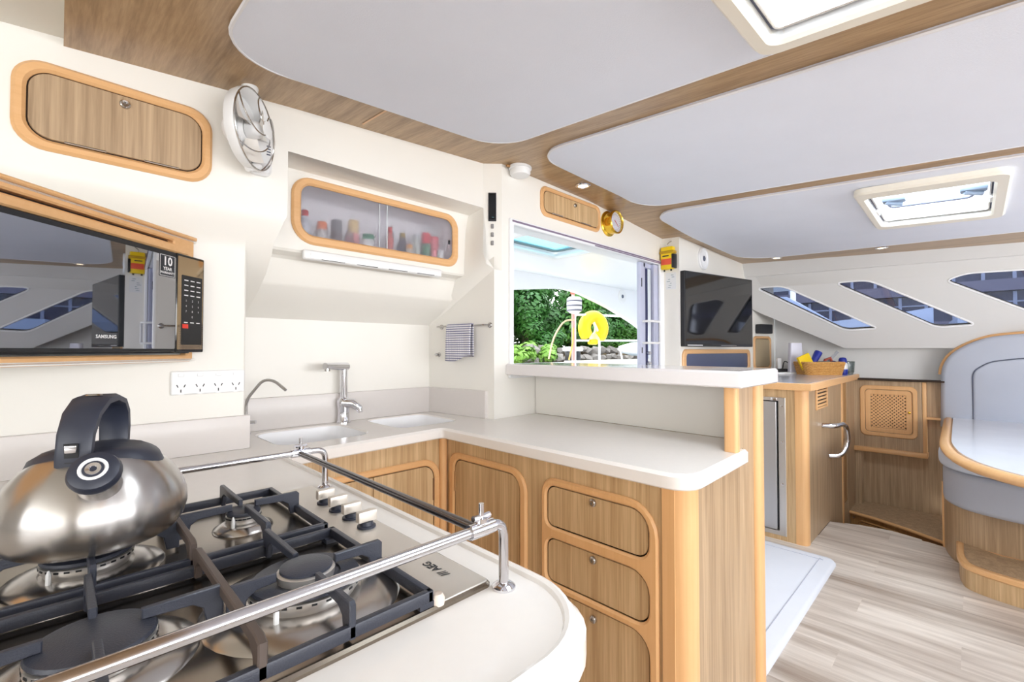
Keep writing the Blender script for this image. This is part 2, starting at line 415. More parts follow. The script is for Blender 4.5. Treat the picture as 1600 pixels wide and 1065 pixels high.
def panel(u0, u1, v1, r, hole=None, rl=None):
    """padded white panel: rounded aft corners, running forward out of sight"""
    v0 = -2.85; b = MB(); drop = .016
    rl = r if rl is None else rl
    base = sorted(set(frange(u0, u1, 8) + ([hole[0], hole[1]] if hole else [])))
    fr_ = [(x - u0) / (u1 - u0) for x in base]
    vrows = sorted(set([v0, -2, -1.2, -.5, .6, .95, v1 - max(r, rl)] + ([hole[2], hole[3]] if hole else [])))
    vrows = [x for x in vrows if x <= v1 - max(r, rl) + 1e-6]
    def lims(v):
        def ins(q):
            d = v - (v1 - q)
            return 0 if d <= 0 else q - math.sqrt(max(q * q - d * d, 0))
        return u0 + ins(rl), u1 - ins(r)
    cor = [v1 - max(r, rl) * (1 - math.sin(R(90 * k / 9))) for k in range(1, 10)]
    rows = vrows + cor
    def pt(f, v, dz): 
        a, c = lims(v); x = a + (c - a) * f; return V((x, v, zc(x, v) - dz))
    # field slightly inset for a soft edge
    vs_ = []
    for v in rows:
        for f in fr_: vs_.append(pt(f, v, drop if 0 < f < 1 else drop * .8))
    W = len(fr_); fs = []
    for j in range(len(rows) - 1):
        for i in range(W - 1):
            if hole and inhole((base[i] + base[i + 1]) / 2, (rows[j] + rows[j + 1]) / 2): continue
            fs.append((j * W + i, (j + 1) * W + i, (j + 1) * W + i + 1, j * W + i + 1))
    b.add(vs_, fs)
    edge = [pt(0, v, 0) for v in rows] + [pt(f, rows[-1], 0) for f in fr_[1:-1]] + [pt(1, v, 0) for v in reversed(rows)]
    e1 = [p - V((0, 0, drop * .8)) for p in edge]
    b.extr(edge, e1)
    o = b.build('ceiling_panel', M['vinyl'], ceiling, smooth=50, label=None)
    MB().tube([p - V((0, 0, drop * .62)) for p in edge], .0052, 6).build('piping', M['pipe'], o)
    return o
P1 = panel(.28, 1.32, 1.395, .15, HOLES[0], .19)
P2 = panel(1.485, 2.435, 1.355, .17, None, .15)
P3 = panel(2.55, 4.16, 1.365, .28, HOLES[1], .15)

def skylight(name, h, wid, zf, bars):
    (u0, u1, v0, v1) = h; uc, vc = (u0 + u1) / 2, (v0 + v1) / 2
    a = (zc(u1, vc) - zc(u0, vc)) / (u1 - u0); c = (zc(uc, v1) - zc(uc, v0)) / (v1 - v0)
    f = Fr((uc, vc, zc(uc, vc) - .016), (1, 0, a), (0, -1, -c))
    hu, hv = (u1 - u0) / 2, (v1 - v0) / 2
    st = struct_empty(name, f.o)
    inn = rr(-hu, hu, -hv, hv, .025)
    MB().plate(f, rr(-hu - wid[0], hu + wid[1], -hv - wid[2], hv + wid[3], .05), -.01, .02, [inn], bev=.009).build('frame', mat('cream_hatch_surround', (240, 234, 220), .35), st)
    # shallow well, dark seal and the pane just above it
    b = MB(); l0 = [f.p(x, y, .004) for x, y in inn]; l1 = [f.p(x, y, -.03) for x, y in inn]; b.strip([l1, l0]); b.build('well', M['white2'], st)
    MB().plate(f, offset(inn, .004), -.024, -.012, [offset(inn, -.007)], bev=.002).build('gasket', M['seam'], st, label='dark hatch seal')
    MB().plate(f, offset(inn, -.006), -.024, -.008, [offset(inn, -.013)], bev=.002).build('sash', M['alu'], st)
    MB().plate(f, offset(inn, .002), -.034, -.026).build('pane', M['glass'], st)
    if bars:
        MB().tube(fillet([f.p(-.13, -.15, -.02), f.p(-.05, -.15, .004), f.p(-.05, .15, .004), f.p(-.11, .15, -.02)], .03), .0075, 8).build('stay_bar', mat('grey_stay', (130, 138, 160), .35), st)
        for q in (-.125, .15):
            k = MB(); k.box(f.at(-.135, q, -.022), -.028, .028, -.045, .045, 0, .026, .008); k.tube([f.p(-.15, q - .03, .006), f.p(-.12, q + .03, .012)], .011, 8)
            k.build('latch', mat('blue_grey_latch', (140, 158, 182), .35), st)
        for sy_ in (-1, 1):
            MB().box(f.at(.05, sy_ * (hv - .004), -.01), -.045, .045, -.006, .006, -.01, .016, .003).build('hinge', M['white'], st)
    return st
skylight('window_1', HOLES[0], (.07, .055, .045, .05), 0, False)
skylight('window_2', HOLES[1], (.10, .085, .04, .05), 0, True)

# ---------------------------------------------------------------- floor
fx0, fx1 = -1.6, 4.02
def edge_u(v): return interp(v, [-.6, .05, .147, .3, .415, .6, .74], [3.80, 3.86, 3.93, 3.99, 4.02, 3.99, 3.92])
b = MB(); b.plate(UP, [(fx0 - .4, -2.9), (3.86, -2.9)] + [(edge_u(v) - .004, v) for v in frange(-.6, .74, 10)] + [(3.9, 1.75), (fx0 - .4, 1.75)], -.05, -.004)
floor = b.build('floor', M['dark'], kind='structure', origin=(0, 0, 0))
W_ = .185; x = fx0; col_i = 0
while x < 4.03:
    off = (-2.9, -2.45, -2.1)[col_i % 3]; y = off - .0; ys = [-2.9] + [y + 1.25 * k for k in range(1, 5) if y + 1.25 * k < 1.7] + [1.74]
    for k in range(len(ys) - 1):
        y0, y1 = ys[k], ys[k + 1]
        if x + W_ < 3.76:
            pl = [(x, y0), (x + W_ - .0003, y0), (x + W_ - .0003, y1), (x, y1)]
        else:
            yy = [q for q in frange(max(y0, -.9), min(y1, .735), 14)]
            if len(yy) < 2 or yy[0] >= yy[-1] - 1e-4: continue
            rt = [(min(x + W_ - .0003, edge_u(q)), q) for q in yy]
            rt = [q for q in rt if q[0] > x + .004]
            if len(rt) < 2: continue
            pl = [(x, rt[0][1])] + rt + [(x, rt[-1][1])]
        o = MB().plate(UP, pl, -.004, .0).build('plank', M['plank'], floor)
    x += W_; col_i += 1
# lower hull floor beyond the edge
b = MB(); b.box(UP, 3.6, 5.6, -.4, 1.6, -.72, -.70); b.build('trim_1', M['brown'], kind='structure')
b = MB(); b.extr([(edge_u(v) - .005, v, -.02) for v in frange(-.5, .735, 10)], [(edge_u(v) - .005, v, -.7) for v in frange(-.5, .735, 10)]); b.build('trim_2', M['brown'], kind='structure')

# ---------------------------------------------------------------- walls
CW = M['cream']
# galley bulkhead, left part: lower face with the cove under the fascia
b = MB(); lft = -2.2
prof = [(1.64, 2.3), (1.64, 1.68), (1.645, 1.655), (1.66, 1.62), (1.68, 1.585), (1.69, 1.55), (1.69, .1)]
b.extr([V((lft, p[0], p[1])) for p in prof], [V((.435, p[0], p[1])) for p in prof])
lo = [V((.435, 1.69, 1.55)), V((.437, 1.70, 1.55)), V((.437, 2.03, 1.5))]
b.extr([V((.435, 1.69, .1)), V((.44, 1.695, .1)), V((.44, 2.05, .1))], [V((.435, 1.69, 1.55)), V((.44, 1.695, 1.55)), V((.44, 2.05, 1.55))])
# right part of the fascia above the sink, with the recess for the spice locker
ul, ur = .55, 1.435
cove = [(1.64, 1.68), (1.645, 1.655), (1.66, 1.62), (1.68, 1.585), (1.70, 1.55), (1.76, 1.49), (1.84, 1.44), (1.93, 1.40), (2.02, 1.355)]
b.extr([V((.435, 1.64, 2.3)), V((.435, 1.64, 1.68))], [V((ul, 1.64, 2.3)), V((ul, 1.64, 1.68))])
b.extr([V((.435, p[0], p[1])) for p in cove], [V((ul - .03 * min(1, i / 3), p[0], p[1])) for i, p in enumerate(cove)])
b.extr([V((ul, 1.64, 2.3)), V((ul, 1.64, 1.9))], [V((ur, 1.64, 2.3)), V((ur, 1.64, 1.9))])
wall_galley = b.build('wall_galley', CW, kind='structure', smooth=30)
rec = [(1.64, 1.9), (1.745, 1.884), (1.75, 1.875)]
b = MB()
b.extr([V((ul, p[0], p[1])) for p in rec], [V((ur, p[0], p[1])) for p in rec])
rec2 = [(1.75, 1.592), (1.758, 1.582), (1.80, 1.572), (1.812, 1.562), (1.835, 1.475), (1.845, 1.462), (1.93, 1.405), (2.0, 1.365), (2.02, 1.35)]
b.extr([V((ul - .045, p[0], p[1])) for p in rec2], [V((ur, p[0], p[1])) for p in rec2])
# left cheek (outline of the bulge) and right cheek
b.add([V((ul, 1.64, 1.9)), V((ul, 1.64, 1.68)), V((ul - .02, 1.70, 1.60)), V((ul - .045, 1.75, 1.585)), V((ul, 1.75, 1.88))], [(0, 1, 2, 3, 4)])
b.plate(FY(1.75), [(ul - .045, 1.59), (ur, 1.59), (ur, 1.878), (ul - .01, 1.878)], -.012, 0, [rr(.625, 1.34, 1.64, 1.845, .05)])
b.build('recess_lining', CW, wall_galley, smooth=24)
b = MB(); fR = [(1.64, 2.3), (1.64, 1.66), (1.64, 1.60), (1.75, 1.57), (2.02, 1.34), (2.02, 1.88), (1.75, 1.88), (1.64, 1.9)]
b.add([V((ur, p[0], p[1])) for p in [(1.64, 1.9), (1.75, 1.885), (2.02, 1.885), (2.02, 1.34), (1.64, 1.58)]], [(0, 1, 2, 3, 4)]); b.build('recess_cheek', CW, wall_galley)
# sink wall and the towel wall
b = MB(); b.extr([V((.43, 2.02, .1)), V((1.392, 2.02, .1)), V((1.446, 1.575, .1))], [V((.43, 2.02, 1.36)), V((1.392, 2.02, 1.36)), V((1.446, 1.575, 1.36))])
b.add([V((1.392, 2.02, 1.36)), V((1.446, 1.575, 1.36)), V((1.446, 1.575, 1.66)), V((1.43, 1.70, 1.60))], [(0, 1, 2, 3)])
wall_sink = b.build('wall_sink', CW, kind='structure', smooth=30)
# raised diagonal bracket over the towel wall
b = MB(); q = [(2.02, 1.355, 1.392), (1.50, 1.64, 1.452)]
A = [V((1.392, 2.02, 1.345)), V((1.446, 1.575, 1.60))]; B = [V((1.370, 1.995, 1.40)), V((1.420, 1.60, 1.625))]; C = [V((1.372, 2.0, 1.60)), V((1.425, 1.63, 1.68))]; D = [V((1.435, 2.0, 1.9)), V((1.436, 1.64, 1.9))]
b.strip([A, B, C, D], False); b.add([A[1], B[1], C[1], D[1], V((1.44, 1.62, 1.66))], [(0, 1, 2, 3, 4)]); b.build('bracket', CW, wall_sink, smooth=60)
# facet between the fascia and the aft wall
facet = [V((1.434, 1.642, 2.3)), V((1.434, 1.642, 1.655)), V((1.44, 1.60, 1.60)), V((1.50, 1.58, 1.60)), V((1.50, 1.58, 2.3))]
b = MB(); b.add(facet, [(0, 1, 2, 3, 4)]); b.build('facet', CW, wall_sink)
# aft bulkhead with the sliding window
b = MB(); b.plate(FY(1.58), [(1.445, .1), (3.12, .1), (3.12, 2.3), (1.50, 2.3), (1.50, 1.60), (1.445, 1.60)], -.09, 0, [[(1.568, 1.10), (3.10, 1.10), (3.10, 1.845), (1.568, 1.845)]])
wall_aft = b.build('wall_aft', CW, kind='structure')
# return and television bulkhead
b = MB(); b.extr([V((3.11, 1.58, .1)), V((3.11, 1.454, .1)), V((4.53, 1.454, .1)), V((4.90, 1.35, .1))], [V((3.11, 1.58, 2.3)), V((3.11, 1.454, 2.3)), V((4.53, 1.454, 2.3)), V((4.90, 1.35, 2.3))])
b.build('wall_television', CW, kind='structure', smooth=10)
# cabin side with the raked windows
FS = Fr((4.40, 1.446, 2.0), (.18918, -.98194, 0), (-.37407, -.07207, .92459))
W1 = round_poly([(.09, -.235), (.29, -.235), (.945, -.645), (.74, -.657)], [.05, .06, .02, .05])
W2 = round_poly([(.67, -.235), (.89, -.235), (1.53, -.632), (1.32, -.646)], [.06, .06, .03, .05])
W3 = round_poly([(1.36, -.275), (1.46, -.232), (2.02, -.236), (2.35, -.60), (2.16, -.648), (1.98, -.64)], [.03, .1, .08, .05, .04, .06])
W4 = round_poly([(2.15, -.235), (2.75, -.235), (3.1, -.60), (2.62, -.64)], [.06, .08, .05, .06])
WN = [W1, W2, W3, W4]
b = MB(); b.plate(FS, [(-.12, .30), (-.12, -.33), (.115, -.481), (.736, -.826), (4.6, -.826), (4.6, .30)], -.05, 0, WN)
wall_side = b.build('wall_side', M['side'], kind='structure')
b = MB(); b.tube([FS.p(-.1, -.110, .004), FS.p(4.6, -.114, .004)], .016, 8); b.box(FS, -.1, 4.6, -.112, .2, -.01, .022, .008); b.build('cornice', M['side'], wall_side)
# recessed wall below the raked panel, and the ledge joining them
low = [FS.p(-.12, -.33, -.05), FS.p(.115, -.481, -.05), FS.p(.736, -.826, -.05), FS.p(4.6, -.826, -.05)]
def inner(p): t = (1.454 - p.y); return V((4.89 + .1927 * t, p.y, p.z))
b = MB(); b.extr(low, [inner(p) for p in low]); b.extr([inner(p) for p in low], [V((inner(p).x, p.y, -.72)) for p in low]); b.build('lower_lining', M['side'], wall_side, smooth=15)
for i, wn in enumerate(WN):
    st = struct_empty('window_%d' % (i + 4), FS.p(sum(p[0] for p in wn) / len(wn), sum(p[1] for p in wn) / len(wn), 0))
    MB().plate(FS, offset(ccw(wn), .011), -.012, .006, [offset(ccw(wn), -.002)], bev=.003).build('frame', M['white2'], st)
    MB().plate(FS, offset(ccw(wn), .004), -.022, -.015, [offset(ccw(wn), -.0065)]).build('gasket', M['black'], st)
    MB().plate(FS, offset(ccw(wn), .003), -.031, -.024).build('pane', M['tint'], st)
# rest of the cabin, behind the camera
b = MB(); b.plate(Fr((0, -2.8, 0), (-1, 0, 0), (0, 0, 1)), [(-5.7, -.1), (2.6, -.1), (2.6, 2.2), (-5.7, 2.2)], -.05, 0, [rr(-1.4, 1.4, .95, 1.85, .08), rr(-3.2, -1.6, .95, 1.85, .08)])
b.build('wall_forward', M['side'], kind='structure')
b = MB(); b.plate(Fr((-1.8, 0, 0), (0, 1, 0), (0, 0, 1)), [(-2.9, -.1), (1.8, -.1), (1.8, 2.2), (-2.9, 2.2)], -.05, 0, [rr(-1.9, .7, 1.1, 1.75, .1)])
b.build('wall_port', M['side'], kind='structure')

# ---------------------------------------------------------------- aft sliding window
win = struct_empty('window_3', (2.3, 1.58, 1.10))
f = FY(1.58)
MB().plate(f, rr(1.545, 3.118, 1.085, 1.862, .008), -.004, .012, [rr(1.572, 3.055, 1.10, 1.832, .004)], bev=.003).build('frame', M['white2'], win)
b = MB(); b.box(f, 1.56, 3.11, 1.845, 1.853, .008, .0155); b.box(f, 2.25, 3.11, 1.836, 1.842, .008, .015); b.build('track', mat('mauve_track', (128, 112, 136), .5), win)
b = MB(); b.box(f, 1.565, 3.1, 1.834, 1.846, -.10, -.012); b.box(f, 3.08, 3.10, 1.1, 1.84, -.10, -.012); b.box(f, 1.56, 1.575, 1.1, 1.84, -.09, -.01); b.build('reveal', M['white2'], win)
lav = mat('lavender_grey_stile', (196, 200, 222), .35)
sash = MB().box(f, 2.845, 2.915, 1.105, 1.832, -.058, -.03, .004).box(f, 2.995, 3.08, 1.105, 1.832, -.035, -.008, .004).box(f, 2.89, 3.05, 1.80, 1.832, -.058, -.03, .003).build('sash_stile', lav, win)
MB().box(f, 2.917, 2.992, 1.10, 1.80, -.06, -.055).build('slot', mat('navy_slot', (44, 44, 84), .5), win)
MB().tube(fillet([f.p(2.875, 1.42, -.03), f.p(2.875, 1.42, .03), f.p(3.01, 1.42, .03), f.p(3.01, 1.27, .03), f.p(2.875, 1.27, .03), f.p(2.875, 1.27, -.03)], .03), .008, 8).build('handle', M['white'], win)
for zz in (1.20, 1.13): MB().lathe(axis_fr(f.p(2.955, zz, -.04), (0, -1, 0)), [(.0, 0), (.012, 0), (.012, .02), (.007, .028), (0, .028)], 12).build('latch', M['chrome'], win)
b = MB(); b.box(f, 2.86, 2.867, 1.66, 1.72, -.031, -.027); b.box(f, 2.86, 2.867, 1.20, 1.24, -.031, -.027); b.build('catch', M['black'], win)

# ---------------------------------------------------------------- L-shaped worktop with the hob end
wt = T('worktop', 'continuous greige L-shaped worktop with rounded hob end and two undermount sinks', 'worktop', (.6, 1.3, .855))
out = round_poly([(-1.1, .30), (.49, .30), (.49, 1.50), (1.13, 1.545), (1.13, .50), (1.592, .515), (1.592, .548), (1.735, .548), (1.735, 1.574), (1.447, 1.574), (1.394, 2.016), (.444, 2.016), (.444, 1.688), (-1.1, 1.688)],
                 [0, .135, .03, .02, .085, .012, 0, 0, 0, 0, 0, 0, 0, 0], 9)
out = [p if not (abs(p[0] - .49) < .2 and 1.4 < p[1] < 1.56) else p for p in out]
S1 = rr(.535, .865, 1.635, 1.945, .065, 6); S2 = rr(1.005, 1.305, 1.66, 1.965, .05, 6)
MB().plate(UP, out, .857, .90, [S1, S2], bev=.009, bevb=.004).build('slab', M['stone'], wt)
# low marine lip along the rounded hob end
path = [V((-1.1, .311, .9)), V((.36, .311, .9))] + [V((.353 + .126 * math.sin(R(a)), .437 - .126 * math.cos(R(a)), .9)) for a in range(5, 86, 8)] + [V((.479, .45, .9)), V((.479, 1.44, .9))]
MB().tube(path, .0075, 8).build('lip', M['stone'], wt)
b = MB()
b.box(UP, .444, 1.392, 1.999, 2.019, .90, 1.029, .003)
b.plate(Fr((1.394, 2.016, 0), (1.446 - 1.394, 1.575 - 2.016, 0), (0, 0, 1)), [(0, .90), (.405, .90), (.405, 1.029), (0, 1.029)], -.001, .018, bev=.002)
b.build('upstand', M['upst'], wt)
MB().box(UP, -1.1, .452, 1.672, 1.690, .90, 1.008, .003).build('upstand', M['upst'], wt)
def sink(name, out_, depth, label, drain):
    cx = sum(p[0] for p in out_) / len(out_); cy = sum(p[1] for p in out_) / len(out_)
    o = T(name, label, 'sink', (cx, cy, .86 - depth), 'white undermount sinks')
    ls = [[V((x, y, .8995 - .003)) for x, y in offset(out_, -.0005)], [V((x, y, .86)) for x, y in offset(out_, -.001)]]
    for dd, zz in ((-.004, .82), (-.012, .90 - depth + .03), (-.02, .90 - depth + .012), (-.04, .90 - depth)): ls.append([V((x, y, zz)) for x, y in offset(out_, dd)])
    b = MB(); b.strip([l[::-1] for l in ls]); b.add([p for p in ls[-1]], [tuple(range(len(out_)))]); b.build('bowl', M['sinkm'], o, smooth=50)
    MB().lathe(axis_fr((cx, cy, .90 - depth), (0, 0, 1)), [(.0, .002), (.02, .002), (.034, .005), (.038, .001), (.038, 0)], 20).build('drain', M['chrome'], o)
    if drain: MB().lathe(axis_fr((drain[0], drain[1], .872), (-1, 0, 0)), [(.0, .004), (.008, .004), (.011, .0), (.011, -.004)], 14).build('overflow', M['lock'], o)
sink('sink', ccw(S1), .15, 'larger white undermount sink beside the chrome mixer, nearest the power sockets', (.861, 1.72))
sink('sink', ccw(S2), .12, 'smaller white undermount sink nearest the towel wall corner', None)

# ---------------------------------------------------------------- sink cupboard, peninsula and hob cupboard
def push_lock(fr, parent):
    MB().lathe(fr, [(0, .005), (.0035, .005), (.0045, .008), (.0085, .0085), (.0115, .006), (.0125, 0)], 18).build('push_lock', M['lock'], parent, label='chrome push-button lock')
sc = T('sink_cabinet', 'oak cupboard with beech-framed double doors below the white sinks', 'cabinet', (.8, 1.6, 0))
f = FY(1.585)
h1 = rr(.44, 1.117, .12, .748, [.05, .05, .055, .05])
MB().plate(f, [(.40, .05), (1.15, .05), (1.15, .858), (.40, .858)], -.018, 0, [offset(h1, .01)]).build('front', M['lam'], sc)
MB().plate(f, offset(h1, .026), 0, .009, [h1], bev=.005).build('door_frame', M['beechx'], sc)
MB().box(f, .42, 1.14, .1, .77, -.05, -.03).build('carcass', M['dark'], sc)
for (a, c, rad) in ((.443, .842, [.045, 0, 0, .045]), (.845, 1.114, [0, .045, .05, 0])):
    d = MB().plate(f, rr(a, c, .124, .744, rad), -.02, .002, bev=.001).build('door', M['lam'], sc)
    hx = 1.114 if a > .5 else .443
    MB().tube([f.p(hx, .60, .002), f.p(hx, .69, .002)], .004, 8).build('hinge', mat('bronze_hinge', (120, 84, 56), .4, .5), d)
MB().tube([V((1.158, 1.578, .05)), V((1.158, 1.578, .856))], .017, 12).build('corner_post', M['beech'], sc)

pc = T('peninsula_cabinet', 'oak peninsula with a beech-framed door, three stacked drawers and a rounded corner post', 'cabinet', (1.45, 1.0, 0))
f = FX(1.175)      # local x = -v
dh = rr(-1.516, -1.139, .10, .775, [.03, .03, .055, .04])
d1 = rr(-1.014, -.640, .636, .772, [.028, .04, .06, .035]); d2 = rr(-1.014, -.640, .455, .600, [.028, .04, .06, .035]); d3 = rr(-1.014, -.640, .07, .432, [.03, .04, .06, .035])
MB().plate(f, [(-1.572, .0), (-.585, .0), (-.585, .858), (-1.572, .858)], -.018, 0, [offset(h, .008) for h in (dh, d1, d2, d3)]).build('front', M['lam'], pc)
MB().plate(f, rr(-1.548, -1.106, .06, .800, [.04, .04, .08, .05]), 0, .010, [dh], bev=.006).build('door_frame', M['beech'], pc)
MB().plate(f, rr(-1.036, -.612, .03, .797, [.04, .04, .095, .055]), 0, .010, [d1, d2, d3], bev=.006).build('drawer_frame', M['beech'], pc)
b = MB(); b.box(f, -1.56, -.60, .03, .85, -.06, -.03); b.build('carcass', M['dark'], pc)
d = MB().plate(f, offset(ccw(dh), -.004), -.02, .002, bev=.001).build('door', M['lam'], pc)
MB().tube([f.p(-1.513, .64, .003), f.p(-1.513, .72, .003)], .004, 8).build('hinge', M['brown'], d)
for q, zk in ((d1, .752), (d2, .578), (d3, .400)):
    o = MB().plate(f, offset(ccw(q), -.004), -.02, .002, bev=.001).build('drawer', M['lam'], pc)
    push_lock(f.at(-.828, zk, .002), o)
# end panel, posts and the cream back wall under the bar
f = FY(.535)
MB().plate(f, [(1.215, 0), (1.70, 0), (1.70, 1.10), (1.525, 1.10), (1.525, .90), (1.596, .90), (1.596, .857), (1.215, .857)], -.02, 0).build('end_panel', M['lamd'], pc)
cp = [(1.168, .60), (1.168, .565)] + [(1.213 - .045 * math.cos(R(a)), .577 - .050 * math.sin(R(a))) for a in range(15, 91, 12)] + [(1.232, .527), (1.232, .60)]
MB().plate(UP, cp, 0, .857).build('corner_post', M['beech'], pc)
MB().plate(UP, rr(1.698, 1.762, .517, .60, .018, 5), 0, 1.102, bev=0).build('edge_post', M['beech'], pc)
MB().plate(UP, rr(1.498, 1.532, .52, .56, .008, 3), .9005, 1.102).build('batten', M['beech'], pc)
MB().box(UP, 1.735, 1.752, .55, 1.575, .90, 1.10).build('back_panel', M['cream'], pc)
MB().box(UP, 1.752, 1.765, .58, 1.575, 0, 1.10).build('saloon_face', M['lamd'], pc)
hc = T('hob_cabinet', 'oak cupboard with a rounded corner under the hob end of the worktop', 'cabinet', (.1, .9, 0))
cp = [(-1.1, .36), (.33, .36)] + [(.335 + .095 * math.sin(R(a)), .455 - .095 * math.cos(R(a))) for a in range(0, 91, 15)] + [(.43, .47), (.43, 1.48), (-1.1, 1.48)]
MB().plate(UP, cp[:2] + [(.33, .40), (-1.1, .40)], 0, .857).build('end_panel', M['lam'], hc)
MB().plate(UP, [cp[1]] + cp[2:-3] + [(.43, .49), (.39, .49), (.33, .44)], 0, .857).build('corner_post', M['beech'], hc)
MB().box(UP, .41, .43, .49, 1.55, 0, .857).build('front', M['lam'], hc)
# bar shelf
bs = MB().plate(UP, round_poly([(1.525, 1.578), (1.483, .497), (1.862, .497), (1.862, 1.578)], [0, .012, .02, 0]), 1.1025, 1.155, bev=.007, bevb=.004).build('bar_shelf', M['shelfm'], origin=(1.68, 1.0, 1.10))
tag(bs, 'thick pale bar top over the peninsula, running to the sliding window', 'bar top')

# ---------------------------------------------------------------- hob
hob = T('gas_hob', 'four-burner stainless gas hob set in the worktop behind the steel rails', 'hob', (.17, .77, .90))
MB().plate(UP, rr(-.085, .425, .465, 1.082, .01, 3), .9002, .907, bev=.003).build('plate', M['hobst'], hob)
MB().plate(UP, rr(.338, .421, .469, 1.078, .006, 3), .907, .9082, bev=.001).build('control_strip', M['hobst2'], hob)
MB().box(UP, -.07, .335, .764, .772, .907, .910, .001).build('ridge', M['chrome2'], hob)
MB().lathe(axis_fr((.340, .474, .905), (0, 0, 1)), [(0, .014), (.006, .013), (.009, .008), (.009, 0)], 14).build('bumper', mat('pale_bumper', (222, 208, 196), .6), hob)
def burner(u, v, r, double=False):
    f = axis_fr((u, v, .907), (0, 0, 1))
    base = MB().lathe(f, [(r * 1.75, 0), (r * 1.7, .003), (r * 1.35, .0085), (r * 1.15, .010), (r * 1.02, .010), (r * 1.0, .008), (0, .008)], 32).build('burner', M['steel'], hob)
    MB().lathe(f, [(r * .9, .008), (r * .93, .012), (r * 1.0, .018), (r * 1.0, .024), (r * .8, .026), (0, .026)], 32).build('flame_ring', M['alu'], base)
    b = MB()
    for k in range(26):
        a = 2 * math.pi * k / 26; b.box(Fr(f.p(math.cos(a) * r * .985, math.sin(a) * r * .985, .0215), (-math.sin(a), math.cos(a), 0), (0, 0, 1)), -.0012, .0012, -.0012, .0012, -.002, .004)
    b.build('flame_port', M['black'], base, kind='stuff')
    if double:
        MB().lathe(f, [(r * .62, .026), (r * .62, .029), (r * .95, .029), (r * .98, .0265)], 32).build('outer_cap', M['iron'], base)
        MB().lathe(f, [(r * .50, .026), (r * .52, .036), (r * .46, .038), (0, .038)], 28).build('inner_ring', M['alu'], base)
        MB().lathe(f, [(r * .47, .038), (r * .47, .041), (r * .40, .043), (0, .044)], 28).build('cap', M['iron'], base)
    else:
        MB().lathe(f, [(r * .98, .026), (r * 1.0, .028), (r * .97, .031), (r * .8, .033), (0, .0335)], 32).build('cap', M['iron'], base)
    MB().lathe(f.at(r * 1.12 * .7, -r * 1.12 * .7, 0), [(.003, .008), (.003, .022), (.001, .028), (0, .028)], 8).build('igniter', M['inkw'], base)
burner(.035, .885, .050); burner(.030, .615, .050); burner(.228, .600, .066, True); burner(.238, .915, .027)
def grate(v0, v1, cents, ub):
    """one pan support: low frame, a middle bar, and fingers reaching over the burners"""
    o = []
    u0, u1 = -.075, .332; b = MB(); z0, z1 = .9115, .9265; wd = .009
    b.box(UP, u0, u1, v0, v0 + wd, z0, z1, .002); b.box(UP, u0, u1, v1 - wd, v1, z0, z1, .002)
    b.box(UP, u0, u0 + wd, v0, v1, z0, z1, .002); b.box(UP, u1 - wd, u1, v0, v1, z0, z1, .002)
    for (a, c) in ((u0, v0), (u1 - .02, v0), (u0, v1 - .02), (u1 - .02, v1 - .02)): b.box(UP, a, a + .02, c, c + .02, .907, z0 + .002)
    fr_ = b.build('pan_support', M['iron'], hob)
    zt = .951
    def finger(p, d, L):
        d = V((d[0], d[1], 0)).normalized(); f = Fr(V((p[0], p[1], .9115)), d, (0, 0, 1)); h = zt - .9115
        MB().plate(f, [(0, 0), (.016, 0), (.020, h - .020), (.03, h - .013), (L, h - .011), (L, h), (.004, h), (0, h - .004)], -.0038, .0038, bev=.0012, bevb=.0012).build('finger', M['iron'], fr_)
    mid = (v0 + v1) / 2
    # middle bar along v, raised
    f = Fr(V((ub, v0, .9115)), (0, 1, 0), (0, 0, 1)); h = zt - .9115; L = v1 - v0
    MB().plate(f, [(0, 0), (.014, 0), (.018, h - .022), (.03, h - .013), (L - .03, h - .013), (L - .018, h - .022), (L - .014, 0), (L, 0), (L, h - .004), (L - .012, h), (.012, h), (0, h - .004)], -.0045, .0045, bev=.0015, bevb=.0015).build('middle_bar', M['ironb'], fr_)
    for (cu, cv, r) in cents:
        k = r * .72
        finger((cu, v0), (0, 1), cv - v0 - k); finger((cu, v1), (0, -1), v1 - cv - k)
        if cu > ub:
            finger((u1, cv), (-1, 0), u1 - cu - k); finger((ub, cv), (1, 0), cu - ub - k)
        else:
            finger((u0, cv), (1, 0), cu - u0 - k); finger((ub, cv), (-1, 0), ub - cu - k)
grate(.470, .758, [(.030, .615, .05), (.228, .600, .05)], .140)
grate(.778, 1.066, [(.035, .885, .05), (.238, .915, .025)], .140)
for vk in (.935, .877, .819, .760):
    f = axis_fr((.392, vk, .9082), (0, 0, 1))
    k = MB().lathe(f, [(.016, 0), (.016, .003), (.012, .004), (.011, .010), (0, .010)], 20).build('knob', M['rubber'], hob)
    MB().box(Fr((.392, vk, .9182), (1, 0, 0), (0, 1, 0)), -.0175, .0175, -.007, .007, 0, .019, .0025).build('grip', M['knob'], k)
text('/// AEG', Fr((.388, .545, .9083), (0, 1, 0), (-1, 0, 0)), .0175, M['ink'], hob, 'maker_lettering', bold=.0004)

